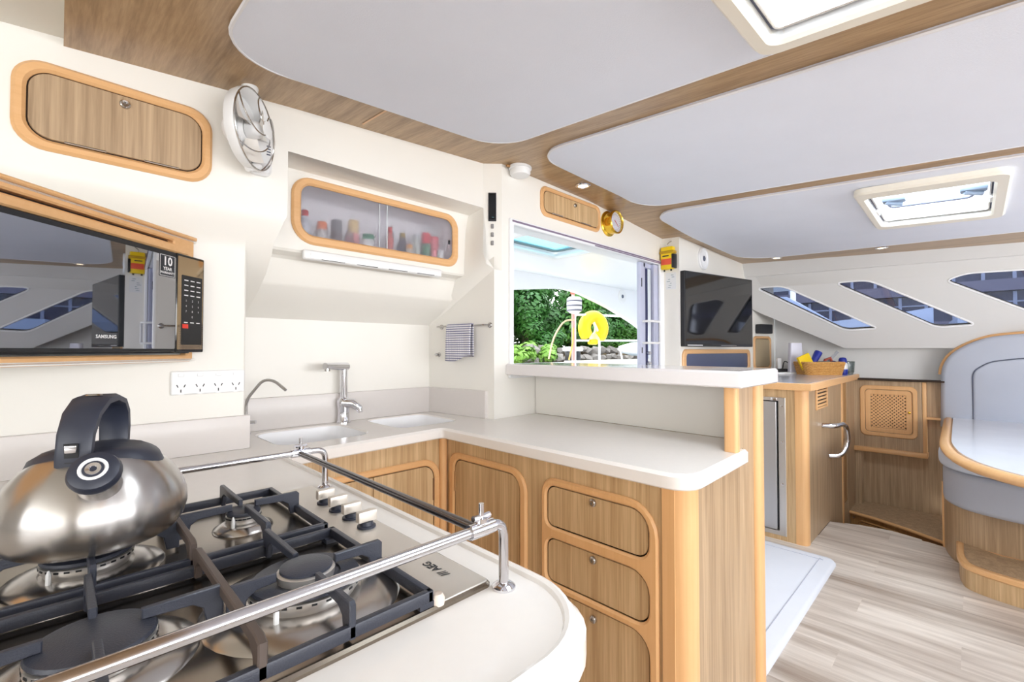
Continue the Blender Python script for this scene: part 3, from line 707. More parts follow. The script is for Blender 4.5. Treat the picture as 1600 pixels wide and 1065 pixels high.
# ---------------------------------------------------------------- fiddle rails round the hob
fr_ = T('fiddle_rail', 'polished steel three-sided fiddle rail on posts around the gas hob', 'rail', (.4, .75, .90))
for (vv, uu, fx) in ((.451, .432, -.9), (1.072, .448, -.9)):
    zr = .989
    MB().tube(fillet([V((fx, vv, zr)), V((uu, vv, zr)), V((uu, vv, .9005))], .022, 7), .0068, 12).build('side_rail', M['chrome2'], fr_)
    MB().lathe(axis_fr((uu, vv, .9), (0, 0, 1)), [(.016, 0), (.016, .003), (.012, .006), (.0075, .008)], 18).build('foot_flange', M['chrome'], fr_)
    c = MB().tube([V((.372, vv, zr)), V((.412, vv, zr))], .0095, 12).build('clamp', M['chrome'], fr_)
    b = MB(); b.lathe(axis_fr((.392, vv, zr + .009), (0, 0, 1)), [(.008, 0), (.008, .006), (.0035, .008), (.0035, .024), (0, .024)], 12)
    b.tube([V((.378, vv, zr + .016)), V((.392, vv, zr + .014)), V((.406, vv, zr + .016))], [.004, .005, .004], 8); b.build('wing_nut', M['chrome'], c)
MB().tube([V((.390, .455, .988)), V((.390, 1.068, .988))], .0062, 12).build('front_rail', mat('dark_steel_rail', (120, 118, 120), .2, 1), fr_)

# ---------------------------------------------------------------- kettle
kx, ky, kz = .043, .895, .9515
ket = T('kettle', 'brushed steel whistling kettle with a dark arched handle on the back burner', 'kettle', (kx, ky, kz))
f = axis_fr((kx, ky, kz), (0, 0, 1))
prof = [(0, .0), (.085, 0), (.094, .006), (.103, .019), (.1080, .037), (.1070, .055), (.101, .073), (.091, .090), (.079, .104), (.065, .116), (.050, .124), (0, .130)]
MB().lathe(f, prof, 48).build('body', M['kettle'], ket, smooth=60)
dv = V((-.42, -.907, 0)).normalized(); pv = V((-dv.y, dv.x, 0))       # towards the spout; across
b = MB(); K = Fr((kx, ky, kz), pv, dv * -1)      # x across, y away from the spout, z up
assert K.z.z > 0
zz = lambda r: interp(r, [0, .05, .065, .079, .091], [.130, .124, .116, .104, .090])
rows = []
for q in (0, .25, .5, .75, .94, 1.0):
    rows.append([K.p(.080 * q * math.cos(t), .050 * q * math.sin(t), zz(math.hypot(.080 * q * math.cos(t), .050 * q * math.sin(t))) + (.0065 if q < .99 else -.001)) for t in [2 * math.pi * k / 32 for k in range(32)]])
b.strip(rows[::-1]); b.build('collar', M['rubber'], ket, smooth=60)
# arched strap handle
arc = [(-.058, .108), (-.061, .126), (-.056, .156), (-.042, .181), (-.018, .1965), (.008, .1985), (.032, .191), (.047, .174), (.053, .150), (.052, .126), (.048, .112)]
hw = [.020, .019, .0195, .0205, .0215, .022, .0215, .020, .0185, .018, .018]
loops = []
for i, (y, z) in enumerate(arc):
    a = V(arc[max(i - 1, 0)]); c = V(arc[min(i + 1, len(arc) - 1)]); t = (c - a).normalized(); nrm = V((-t.y, t.x)); th = .0062
    lp = []
    for (sx_, sn) in ((-1, -.6), (-.8, -1), (.8, -1), (1, -.6), (1, .6), (.8, 1), (-.8, 1), (-1, .6)): lp.append(K.p(sx_ * hw[i], y + nrm.x * th * sn, z + nrm.y * th * sn))
    loops.append(lp)
b = MB(); b.strip(loops); b.add(loops[0], [tuple(range(8))[::-1]]); b.add(loops[-1], [tuple(range(8))])
hd = b.build('handle', M['rubber'], ket, smooth=50, fixn=True)
MB().lathe(Fr(K.p(0, -.012, .2040), pv, dv * -1), [(0, .002), (.008, .002), (.011, .0)], 20, sx=1, sy=.55).build('badge', M['lock'], hd)
f2 = Fr(K.p(0, -.0668, .133), pv * -1, V((0, 0, 1)) + dv * .12)
if f2.z.dot(dv) < 0: f2 = Fr(f2.o, pv, V((0, 0, 1)) + dv * .12)
MB().box(f2, -.0075, .0075, -.013, .013, -.001, .001).build('trigger_slot', M['black'], hd)
MB().box(f2, -.0065, .0065, .001, .011, .001, .003, .001).build('trigger', M['chrome'], hd)
ds = V((-.085, -.996, 0)); sd = (ds * 1.0 + V((-.15, 0, .80))).normalized(); so = V((kx, ky, kz)) + ds * .060 + V((.010, 0, .072))
sf = axis_fr(so, sd)
sp = MB().lathe(sf, [(.027, .0), (.0240, .02), (.0225, .040), (.022, .062)], 28).build('spout', M['kettle'], ket)
sf = sf.at(0, 0, .016); cp_ = MB().lathe(sf, [(.022, .044), (.0265, .046), (.0275, .052), (.025, .059), (.018, .063), (.0, .0635)], 28).build('spout_cap', M['rubber'], ket)
MB().lathe(sf, [(.0150, .0632), (.0145, .0646), (.0120, .0646), (.0115, .0632)], 24).build('whistle_ring', M['inkw'], cp_)
MB().lathe(sf, [(.0085, .0634), (.008, .0648), (.004, .0642), (.0035, .062), (0, .062)], 20).build('whistle', M['chrome'], cp_)

# ---------------------------------------------------------------- taps
tp = T('mixer_tap', 'chrome swivel mixer tap between the two white sinks', 'tap', (.905, 1.972, .90))
o = V((.905, 1.972, .90))
MB().lathe(axis_fr(o, (0, 0, 1)), [(.031, 0), (.031, .004), (.026, .01), (.024, .05), (.029, .085), (.0285, .10), (.019, .112), (0, .114)], 24).build('base', M['chrome'], tp)
MB().tube(fillet([o + V((0, 0, .10)), o + V((0, 0, .245)), ], .01), [.0165, .0155], 14).build('column', M['chrome'], tp)
d = V((-.84, -.54, 0))
b = MB(); b.tube([o + d * -.018 + V((0, 0, .247)), o + d * .02 + V((0, 0, .249)), o + d * .135 + V((0, 0, .254))], [.019, .018, .013], 14); sp = b.build('spout', M['chrome'], tp)
MB().tube([o + d * .122 + V((0, 0, .252)), o + d * .122 + V((0, 0, .232))], .0115, 12).build('aerator', M['lock'], sp)
MB().tube([o + V((.0, -.012, .088)), o + V((.026, -.036, .086)), o + V((.046, -.056, .064)), o + V((.05, -.06, .045))], [.024, .022, .016, .009], 12).build('lever', M['chrome'], tp)
ft = T('filter_tap', 'slim gooseneck steel water-filter tap beside the left end of the larger sink', 'tap', (.513, 1.955, .90))
MB().tube(fillet([V((.513, 1.955, .90)), V((.513, 1.955, 1.03)), V((.550, 1.885, 1.108)), V((.575, 1.84, 1.108)), V((.602, 1.795, 1.072))], .03), .0055, 10).build('neck', M['lock'], ft)
MB().lathe(axis_fr((.513, 1.955, .90), (0, 0, 1)), [(.017, 0), (.017, .005), (.011, .010), (.011, .07), (.006, .076)], 16).build('base', M['chrome'], ft)
MB().tube([V((.513, 1.955, .945)), V((.540, 1.93, .947))], .007, 10).build('lever', M['chrome'], ft)

# ---------------------------------------------------------------- microwave and its angled beech surround
MW = Fr((.29, 1.67, 0), (.7357, .6772, 0), (0, 0, 1)); assert MW.z.y < 0       # x runs to the right, z out of the wall
su = T('microwave_surround', 'angled beech surround with a long vent slot holding the microwave', 'surround', tuple(MW.p(-.25, 1.187)))
# body behind: triangular prism between the angled face and the galley bulkhead
tri = [(MW.p(.0, 0).x, MW.p(0, 0).y), (.30, 1.688), (-.35, 1.688), (-.62, 1.688), (MW.p(-1.02, 0).x, MW.p(-1.02, 0).y)]
MB().plate(UP, tri, 1.187, 1.195).build('bottom', M['cream'], su)
MB().plate(UP, tri, 1.548, 1.558).build('top', M['cream'], su)
MB().plate(MW, rr(-1.02, .004, 1.186, 1.560, .012), -.02, .0, [rr(-.58, -.02, 1.207, 1.503, .004), rr(-1.0, -.075, 1.528, 1.536, .003)], bev=.004).build('frame', M['beechx'], su)
MB().plate(MW, [(-1.02, 1.552), (.004, 1.552), (.004, 1.562), (-1.02, 1.562)], -.0, .010, bev=.003).build('capping', M['beechx'], su)
b = MB(); b.box(MW, -1.0, -.07, 1.524, 1.540, -.05, -.022); b.box(MW, -.59, -.012, 1.20, 1.51, -.30, -.295); b.build('slot_back', M['dark'], su)
mo = T('microwave', 'mirror-fronted black microwave in the angled beech surround, with a keypad at right', 'microwave', tuple(MW.p(-.25, 1.211)))
MB().box(MW, -.575, -.026, 1.211, 1.496, -.27, .010).build('casing', M['black'], mo)
dr = MB().plate(MW, rr(-.577, -.103, 1.216, 1.493, .003), .010, .030, bev=.0015).build('door', M['black'], mo)
MB().plate(MW, rr(-.572, -.106, 1.224, 1.480, .003), .030, .0312).build('mirror_pane', M['mirror'], dr, label='mirror-finish door glass')
cpn = MB().plate(MW, rr(-.101, .006, 1.214, 1.495, .003), .010, .030, bev=.0015).build('control_panel', M['blackg'], mo)
MB().plate(MW, rr(-.098, .001, 1.222, 1.488, .003), .030, .0308).build('panel_glass', mat('bronze_mirror', (176, 156, 128), .05, 1), cpn)
MB().plate(MW, rr(-.084, -.003, 1.236, 1.436, .003), .0308, .0314).build('keypad', M['black'], cpn)
rows = [('1', '2', '3'), ('4', '5', '6'), ('7', '8', '9'), ('', '0', '')]
for j, rw in enumerate(rows):
    for i, ch in enumerate(rw):
        if ch: text(ch, MW.at(-.067 + .024 * i, 1.363 - .0155 * j, .0315), .0085, M['inkw'], cpn, 'key_digit')
b = MB()
for j in range(4):
    for i in range(3): b.box(MW.at(-.067 + .024 * i, 1.422 - .0145 * j, .0314), -.0075, .0075, -.0014, .0014, 0, .0003)
for i in range(3): b.box(MW.at(-.067 + .024 * i, 1.300, .0314), -.007, .007, -.0014, .0014, 0, .0003)
b.build('key_marks', M['inkw'], cpn, kind='stuff')
MB().box(MW.at(-.069, 1.289, .0314), -.011, .011, -.006, .006, 0, .0006, .0002).build('stop_key', M['red'], cpn)
text('SAMSUNG', MW.at(-.313, 1.2515, .0313), .0115, M['inkw'], dr, 'maker_lettering', bold=.0002)
st = MB().plate(MW, rr(-.164, -.109, 1.421, 1.482, .001), .0312, .0318).build('sticker', M['ink'], dr, label='dark warranty sticker with a white border')
MB().plate(MW, rr(-.162, -.111, 1.423, 1.480, .001), .0318, .0319, [rr(-.161, -.112, 1.424, 1.479, .001)]).build('sticker_border', M['inkw'], dr)
text('10', MW.at(-.1365, 1.4625, .0319), .033, M['inkw'], dr, 'sticker_lettering', bold=.0009)
text('YEAR', MW.at(-.1365, 1.4425, .0319), .0125, M['inkw'], dr, 'sticker_lettering', bold=.0003)
text('WARRANTY', MW.at(-.1365, 1.4315, .0319), .0088, M['inkw'], dr, 'sticker_lettering', bold=.0002)

# ---------------------------------------------------------------- things on the galley bulkhead
def framed_locker(name, label, fr, x0, x1, y0, y1, ro, rim, parts_wood, lockxy=None, hinges=(), rimw=None):
    o = T(name, label, 'locker', tuple(fr.p((x0 + x1) / 2, y0, 0)))
    inn = rr(x0 + rim, x1 - rim, y0 + rim, y1 - rim, ro - rim * .55, 7)
    MB().plate(fr, rr(x0, x1, y0, y1, ro, 7), 0, .012, [inn], bev=.007).build('frame', rimw or M['beechx'], o)
    MB().plate(fr, offset(ccw(inn), .004), .0005, .0015).build('gap', M['dark'], o)
    d = MB().plate(fr, offset(ccw(inn), -.0035), .0015, .009, bev=.0015).build('door', parts_wood, o)
    if lockxy: push_lock(fr.at(lockxy[0], lockxy[1], .009), d)
    for (hx0, hx1) in hinges:
        MB().tube([fr.p(hx0, y0 + rim + .003, .0105), fr.p(hx1, y0 + rim + .003, .0105)], .0028, 8).build('hinge', M['lock'], d)
    return o
framed_locker('wall_locker', 'large overhead locker with beech rim and pale oak door above the microwave', FY(1.64), -.090, .328, 1.722, 1.946, .062, .026, M['lamd'], (.122, 1.894), ((.005, .085), (.165, .245)))
framed_locker('wall_locker', 'small narrow overhead locker with beech rim above the sliding window', FY(1.58), 1.775, 2.315, 1.925, 2.085, .045, .022, M['lam'], (2.06, 2.035), ((1.86, 1.95), (2.12, 2.21)))
# fan
fn = T('cabin_fan', 'white caged cabin fan on a wall bracket between the big locker and the spice locker', 'fan', (.455, 1.64, 1.80))
f = FY(1.64)
MB().plate(f, rr(.428, .494, 1.790, 1.905, .02), 0, .022, bev=.008).build('wall_plate', M['white'], fn)
b = MB()
for k in range(4): b.box(f, .476, .488, 1.858 + k * .009, 1.862 + k * .009, .022, .0228)
b.build('vent_slit', M['seam'], fn, kind='stuff')
ax = V((.74, -.67, 0)).normalized(); c = V((.422, 1.555, 1.900)); F_ = axis_fr(c, ax)
MB().tube(fillet([V((.455, 1.63, 1.81)), V((.445, 1.585, 1.80)), c + V((0, 0, -.118)) - ax * .02], .02), .012, 10).build('bracket', M['white'], fn)
sh = MB().lathe(F_, [(.100, -.035), (.114, -.03), (.120, -.012), (.120, .0), (.115, .003), (.108, -.004), (.100, -.022), (.100, -.035)], 40).build('shroud', M['white'], fn)
b = MB()
for k in range(3):
    a = 2 * math.pi * k / 3 + .3; b.tube([c - ax * .034, F_.p(math.cos(a) * .07, math.sin(a) * .07, -.036), F_.p(math.cos(a) * .106, math.sin(a) * .106, -.032)], .005, 6)
b.build('spider', M['white'], sh)
MB().lathe(F_, [(0, -.085), (.03, -.082), (.038, -.07), (.038, -.03), (.03, -.02), (0, -.02)], 24).build('motor', M['white'], fn)
hub = MB().lathe(F_, [(0, .022), (.014, .02), (.024, .012), (.027, 0), (.027, -.018)], 24).build('hub', M['white'], fn)
bladem = mat('translucent_white_blade', (226, 220, 212), .35)
for k in range(3):
    a0 = 2 * math.pi * k / 3 + .6; b = MB(); rows = []
    for q in frange(.024, .096, 6):
        t0 = a0 - .28 - (q - .024) * 3; t1 = a0 + .35 + (q - .024) * 2.2
        rows.append([F_.p(q * math.cos(t0 + (t1 - t0) * s_), q * math.sin(t0 + (t1 - t0) * s_), -.016 + .026 * s_ - .006) for s_ in frange(0, 1, 6)])
    b.strip(rows, False); b.strip([[p - ax * .002 for p in r_] for r_ in rows][::-1], False); b.build('blade', bladem, fn)
wire = M['lock']
MB().tube([F_.p(.118 * math.cos(t), .118 * math.sin(t), .004) for t in [2 * math.pi * k / 40 for k in range(40)]], .0022, 6, closed=True).build('guard_ring', wire, fn)
for k in range(5):
    a = 2 * math.pi * k / 5; pts = []
    for s_ in frange(0, 1, 16):
        r_ = .118 * (1 - s_) + .022 * s_; t = a + 1.7 * s_; pts.append(F_.p(r_ * math.cos(t), r_ * math.sin(t), .004 + .036 * math.sin(math.pi * .5 * s_)))
    MB().tube(pts, .0021, 6).build('guard_wire', wire, fn)
MB().lathe(axis_fr(F_.p(0, 0, .040), ax), [(.026, -.002), (.026, .002), (.02, .004), (0, .004)], 20).build('guard_badge', M['white'], fn)
MB().lathe(axis_fr(c + V((0, 0, .117)) - ax * .015, (0, 0, 1)), [(.022, 0), (.024, .014), (.02, .024), (0, .026)], 18).build('tilt_knob', M['white'], fn)
# power sockets
so = T('power_socket', 'white four-gang power socket plate on the galley wall right of the microwave', 'socket', (.333, 1.69, 1.085))
f = FY(1.69)
MB().plate(f, rr(.240, .436, 1.085, 1.157, .004), 0, .010, bev=.003).build('plate', M['white'], so)
for k in range(4):
    x = .265 + .0485 * k
    g = MB()
    for (dx, dz, an) in ((-.009, .004, 25), (.009, .004, -25), (0, -.011, 0)):
        q = Fr(f.p(x + dx, 1.108 + dz, .010), (math.cos(R(an)), 0, math.sin(R(an))), (-math.sin(R(an)), 0, math.cos(R(an)))); g.box(q, -.0013, .0013, -.0045, .0045, 0, .0006)
    MB().plate(f, ell(x, 1.106, .0205, n=24), .010, .0106).build('outlet', M['white'], so)
    g.v = [p + f.z * .0006 for p in g.v]; g.build('pin_slot', M['ink'], so)
    MB().plate(f, rr(x - .008, x + .008, 1.140, 1.149, .002), .010, .0135, bev=.0015).build('switch', M['white2'], so)
# spice locker
sl = T('spice_locker', 'beech-rimmed spice locker with two frosted sliding panes above the sink', 'locker', (.98, 1.75, 1.62))
f = FY(1.75)
inn = rr(.632, 1.333, 1.650, 1.838, [.05, .04, .045, .04], 7)
MB().plate(f, rr(.598, 1.365, 1.616, 1.866, [.085, .06, .07, .07], 8), 0, .013, [inn], bev=.007).build('frame', M['beechx'], sl)
b = MB(); hol = rr(.620, 1.345, 1.638, 1.848, .05); lo = [f.p(x, y, -.001) for x, y in hol]; lb = [f.p(x, y, -.19) for x, y in hol]
b.strip([lb, lo]); b.add(lb, [tuple(range(len(lb)))]); b.box(f, .63, 1.335, 1.636, 1.645, -.185, -.02)
b.build('interior', mat('locker_interior', (244, 242, 244), .6), sl)
MB().plate(f, [(.622, 1.642), (.992, 1.642), (.992, 1.845), (.622, 1.845)], -.008, -.003).build('sliding_pane', M['frost'], sl)
MB().plate(f, [(.950, 1.642), (1.343, 1.642), (1.343, 1.845), (.950, 1.845)], -.016, -.011).build('sliding_pane', M['frost'], sl)
MB().box(f, .953, .956, 1.642, 1.845, -.0035, -.002).box(f, .988, .992, 1.642, 1.845, -.0035, -.002).build('pane_edge', mat('pale_pane_edge', (214, 220, 222), .3), sl, kind='stuff')
MB().box(f, 1.318, 1.326, 1.725, 1.745, -.011, -.004, .002).build('catch', M['black'], sl)
def jar(label, u, y, body, lid, r, h, lr=None, lh=.02, neck=False, metal=0):
    o = T('spice_jar', label, 'jar', (u, 1.75 + y, 1.645)); f_ = axis_fr((u, 1.75 + y, 1.645), (0, 0, 1))
    bm_ = mat('jar_body', body, .3); lm_ = mat('jar_lid', lid, .4)
    pr = [(0, 0), (r * .94, 0), (r, .004), (r, h * .72), (r * .8, h * .84), (r * .55, h)] if neck else [(0, 0), (r * .94, 0), (r, .004), (r, h - .008), (r * .85, h)]
    MB().lathe(f_, pr + [(0, h)], 18).build('body', bm_, o)
    q = lr or (r * .62 if neck else r * .92)
    MB().lathe(f_.at(0, 0, h), [(q, 0), (q, lh - .003), (q * .9, lh), (0, lh)], 18).build('lid', lm_, o)
J = [('clear bottle with bright red cap at the far left behind frosted glass', .662, .036, (206, 212, 222), (206, 20, 34), .020, .085, True, .022),
     ('jar with an orange lid second from left in the spice locker', .728, .04, (196, 192, 190), (236, 132, 84), .021, .046, False, .030),
     ('grey jar with dark upper half in the spice locker, left pane', .795, .06, (112, 104, 108), (120, 122, 128), .023, .05, False, .05),
     ('low maroon jar between the grey and the yellow jars in the spice locker', .838, .035, (138, 92, 98), (168, 150, 152), .018, .035, False, .014),
     ('tall jar with pale yellow label in the left pane of the spice locker', .872, .07, (222, 150, 152), (232, 204, 150), .024, .062, False, .055),
     ('wide jar with a dark green lid beside the pane overlap in the spice locker', .925, .045, (224, 226, 228), (30, 130, 96), .027, .040, False, .022),
     ('slim red bottle just right of the pane overlap in the spice locker', 1.030, .05, (214, 120, 112), (214, 72, 74), .016, .085, True, .03),
     ('slim pale grey bottle beside the slim red bottle in the spice locker', 1.066, .08, (190, 192, 198), (186, 186, 190), .017, .085, True, .02),
     ('dark bottle with a mustard cap mid right pane of the spice locker', 1.105, .07, (92, 94, 110), (176, 150, 40), .020, .085, True, .02),
     ('short orange-lidded jar low in the right pane of the spice locker', 1.118, .034, (206, 196, 182), (228, 160, 90), .017, .030, False, .018),
     ('pale tall bottle with green band in the right pane of the spice locker', 1.175, .07, (196, 204, 198), (186, 190, 196), .022, .09, True, .02),
     ('large bottle with pink-red cap toward the right of the spice locker', 1.225, .06, (84, 140, 110), (222, 70, 88), .023, .075, False, .05),
     ('wide red and white jar nearest the right end of the spice locker', 1.275, .065, (226, 130, 140), (224, 96, 112), .024, .10, False, .016),
     ('small clear jar low by the catch of the spice locker', 1.288, .034, (226, 228, 230), (232, 232, 234), .017, .032, False, .018)]
for (lb, u, y, bc, lc, r, h, nk, lh) in J: jar(lb, u, y, bc, lc, r, h, neck=nk, lh=lh)
# strip light
tl = T('strip_light', 'slim white strip light under the spice locker', 'light', (.945, 1.72, 1.555))
MB().box(UP, .637, 1.256, 1.722, 1.749, 1.556, 1.592, .008, 3).build('housing', M['white'], tl)
b = MB(); b.box(UP, .66, 1.23, 1.7195, 1.7225, 1.5605, 1.578, .001); b.build('diffuser', mat('opal_diffuser', (252, 252, 252), .25), tl)
b = MB()
for k in range(4): b.box(UP, .70 + k * .14, .79 + k * .14, 1.718, 1.7198, 1.5585, 1.5605)
b.build('vent_slit', M['ink'], tl, kind='stuff')
# towel rail, towel and hook on the towel wall
tdir = V((1.446 - 1.392, 1.575 - 2.02, 0)).normalized(); tn = V((tdir.y, -tdir.x, 0)); tn = tn if tn.x < 0 else -tn
TW = Fr(V((1.392, 2.02, 0)), tdir, (0, 0, 1)); 
if TW.z.x > 0: TW = Fr(V((1.446, 1.575, 0)), -tdir, (0, 0, 1))
def tw(q, z, d=0): return V((1.392, 2.02, 0)) + tdir * q + tn * d + V((0, 0, z))
tr = T('towel_rail', 'thin steel towel rail on the wall beside the sink', 'towel rail', tuple(tw(.26, 1.335, 0)))
MB().tube(fillet([tw(.095, 1.338, 0), tw(.095, 1.338, .042), tw(.425, 1.338, .042), tw(.425, 1.338, 0)], .02), .0042, 8).build('rail', M['lock'], tr)
for q in (.095, .425): MB().lathe(axis_fr(tw(q, 1.338), tn), [(.013, 0), (.013, .004), (.008, .007), (0, .007)], 14).build('flange', M['lock'], tr)
tq0, tq1 = .185, .350
b = MB(); rows = []
path = [(.031, 1.19), (.034, 1.26), (.034, 1.325), (.0365, 1.3455), (.044, 1.3475), (.0505, 1.342), (.053, 1.32), (.055, 1.26), (.057, 1.20), (.058, 1.168)]
for i, (dd, z) in enumerate(path):
    rows.append([tw(tq0 + (tq1 - tq0) * s_, z - (.010 * math.sin(s_ * 5) if i > 6 else 0) + (.02 * s_ if i == 9 else 0), dd + .0035 * math.sin(s_ * 13 + i * .25) * min(1, abs(i - 4) / 3)) for s_ in frange(0, 1, 18)])
b.strip(rows, False)
to = b.build('tea_towel', M['check'], origin=tuple(tw(.27, 1.168, .05)), smooth=80)
md = to.modifiers.new('thick', 'SOLIDIFY'); md.thickness = .003; md.offset = 0
tag(to, 'white tea towel with a navy check hanging on the towel rail', 'towel')
hk = MB().lathe(axis_fr(tw(.075, 1.197), tn), [(.012, 0), (.012, .003), (.006, .006), (.006, .016), (.009, .02), (.007, .025), (0, .026)], 16).build('bulkhead_fitting', M['lock'], origin=tuple(tw(.075, 1.197)))
tag(hk, 'small round metal fitting on the wall below the towel rail', 'fitting')
# control display and switches on the facet
FT = Fr((1.467, 1.611, 0), (.066, -.062, 0), (0, 0, 1))
cpd = T('control_display', 'slim black touch display on the white wall left of the sliding window', 'display', tuple(FT.p(0, 1.83)))
MB().plate(FT, rr(-.019, .019, 1.836, 1.972, .003), 0, .008, bev=.002).build('case', M['ink'], cpd)
MB().plate(FT, rr(-.016, .016, 1.842, 1.966, .002), .008, .0085).build('screen', M['blackg'], cpd)
MB().box(FT.at(.006, 1.853, .0085), -.008, .002, -.0012, .0012, 0, .0004).build('screen_mark', mat('teal_readout', (70, 120, 130), .4), cpd)
for k, lb in enumerate(('top', 'middle', 'bottom')):
    o = MB().plate(FT, rr(-.007, .007, 1.800 - k * .04, 1.822 - k * .04, .003), 0, .006, bev=.002).build('push_switch', M['lock'], origin=tuple(FT.p(0, 1.800 - k * .04)))
    tag(o, '%s one of three small steel push switches below the black display' % lb, 'switch', 'switches below the display')
# smoke alarm, gauge, downlights
zsa = zc(1.58, 1.535)
sa = T('smoke_alarm', 'round white smoke alarm on the veneer ceiling above the black display', 'smoke alarm', (1.58, 1.535, zsa - .04))
f = axis_fr((1.58, 1.535, zsa - .001), (0, 0, -1))
MB().lathe(f, [(.056, 0), (.056, .012), (.050, .014)], 28).build('base', M['white'], sa)
MB().lathe(f, [(.05, .013), (.05, .034), (.044, .042), (.02, .045), (0, .045)], 28).build('cover', M['white'], sa)
MB().box(Fr((1.52, 1.555, zsa - .006), (1, 0, 0), (0, 1, 0)), -.012, .012, -.006, .006, -.006, .004, .002).build('cable_clip', M['brown'], sa)
ga = T('brass_gauge', 'round brass-cased dial instrument on the wall right of the small locker', 'gauge', (2.43, 1.58, 1.93))
f = axis_fr((2.405, 1.58, 2.000), (0, -1, 0))
MB().lathe(f, [(.078, 0), (.078, .006), (.066, .012), (.066, .052), (.071, .056), (.071, .066), (.066, .070), (.061, .067), (.061, .050), (0, .050)], 36).build('case', M['brass'], ga)
dl_ = MB().lathe(f, [(.0608, .0540), (0, .0541)], 32).build('dial', M['dial'], ga)
b = MB()
for k in range(24):
    a = 2 * math.pi * k / 24; b.box(Fr(f.p(.049 * math.cos(a), .049 * math.sin(a), .0543), f.x * math.cos(a) + f.y * math.sin(a), f.y * math.cos(a) - f.x * math.sin(a)), -.006, .006, -.0008, .0008, 0, .0004)
b.build('dial_marks', M['ink'], dl_)
b = MB(); b.tube([f.p(-.012, .010, .057), f.p(.034, -.026, .057)], [.0022, .0008], 6); b.build('needle', M['red'], dl_)
MB().lathe(f, [(.0618, .0665), (0, .067)], 28).build('lens', glass('gauge_lens', (252, 252, 255), .01), ga)
def downlight(u, v, label):
    z = zc(u, v); o = T('downlight', label, 'light', (u, v, z - .008), 'recessed ceiling downlights')
    f = axis_fr((u, v, z - .001), (0, 0, -1))
    MB().lathe(f, [(.040, 0), (.040, .004), (.034, .008), (.027, .007), (.026, .003)], 28).build('bezel', M['chrome'], o)
    MB().lathe(f, [(.0265, .004), (.015, .0055), (0, .006)], 20).build('lamp_lens', M['lens'], o)
downlight(1.96, 1.44, 'small ceiling downlight above the small overhead locker')
downlight(4.24, 1.14, 'lit ceiling downlight nearest the television, in the outboard border')
downlight(4.28, .46, 'ceiling downlight in the outboard border below the small hatch')

# ---------------------------------------------------------------- television corner
TV = Fr((3.12, 1.432, 0), (.9767, -.2147, 0), (0, 0, 1))
tv = T('television', 'black flat-screen television angled out from the aft bulkhead by the white loudspeaker', 'television', tuple(TV.p(.44, 1.246)))
MB().plate(TV, rr(0, .845, 1.246, 1.782, .006), -.03, .012, bev=.003).build('casing', M['black'], tv)
MB().plate(TV, rr(.010, .835, 1.268, 1.773, .002), .012, .0128).build('screen', mat('dark_screen', (7, 7, 8), .05, spec=.9), tv)
b = MB(); b.box(TV, .03, .20, 1.253, 1.258, .012, .0132); b.build('status_bar', M['inkw'], tv)
b = MB(); b.box(TV, .42, .62, 1.253, 1.258, .012, .0132); b.build('maker_plate', M['lock'], tv)
b = MB(); b.tube([TV.p(.45, 1.50, -.03), V((3.70, 1.452, 1.50))], .02, 8); b.build('wall_bracket', M['black'], tv)
ls = T('loudspeaker', 'round white flush loudspeaker above the television', 'loudspeaker', (3.50, 1.454, 1.84))
f = axis_fr((3.505, 1.454, 1.921), (0, -1, 0))
MB().lathe(f, [(.086, 0), (.086, .010), (.080, .016), (.070, .014), (.066, .009), (.03, .006), (.026, .012), (0, .014)], 36).build('rim', M['white2'], ls)
MB().lathe(f.at(0, 0, .012), [(.020, 0), (.020, .004), (.012, .008), (0, .009)], 20).build('dome', M['seam'], ls)
lk = T('media_locker', 'low beech-framed locker with two dark blue sliding panes under the television', 'locker', (3.85, 1.454, 1.02))
f = FY(1.454)
inn = rr(3.19, 4.47, 1.06, 1.193, .03)
MB().plate(f, rr(3.14, 4.52, 1.02, 1.228, .055), 0, .014, [inn], bev=.006).build('frame', M['beechx'], lk)
MB().plate(f, [(3.18, 1.05), (3.86, 1.05), (3.86, 1.20), (3.18, 1.20)], .0035, .007).build('sliding_pane', M['navy'], lk)
MB().plate(f, [(3.82, 1.05), (4.48, 1.05), (4.48, 1.20), (3.82, 1.20)], .001, .0035).build('sliding_pane', M['navy'], lk)
# yellow safety light on the return
f = FX(3.11)
el = T('safety_light', 'yellow and orange emergency strobe hung on the narrow wall beside the television', 'strobe', tuple(f.p(-1.53, 1.79, 0)))
MB().box(f, -1.568, -1.478, 1.795, 1.955, .006, .055, .008).build('body', M['yellow'], el)
MB().box(f, -1.485, -1.468, 1.80, 1.90, .004, .058, .004).build('side_grip', M['black'], el)
MB().box(f, -1.574, -1.470, 1.905, 1.925, .004, .060, .004).build('strap', mat('ochre_strap', (190, 150, 20), .5), el)
MB().box(f, -1.562, -1.486, 1.825, 1.868, .0545, .0562, .0005).build('warning_panel', mat('orange_red_panel', (240, 96, 66), .5), el)
MB().box(f, -1.552, -1.505, 1.884, 1.892, .0545, .0562).build('print_line', M['ink'], el)
b = MB()
for q in (-1.55, -1.50): b.tube([f.p(q, 1.797, .03), f.p(q, 1.782, .03)], .006, 8)
b.build('terminal', M['black'], el, kind='stuff')
MB().tube(fillet([f.p(-1.53, 1.95, .02), f.p(-1.53, 1.975, .03), f.p(-1.51, 1.992, .02), f.p(-1.51, 2.0, .0)], .01), .003, 6).build('hanger', M['lock'], el)
sk = T('wall_sticker', 'pale printed sticker on the narrow wall below the yellow strobe', 'sticker', tuple(f.p(-1.51, 1.66, 0)))
MB().plate(f, rr(-1.555, -1.478, 1.655, 1.775, .004), 0, .0012).build('film', mat('clear_film', (232, 233, 234), .4), sk)
b = MB(); rs = random.Random(3)
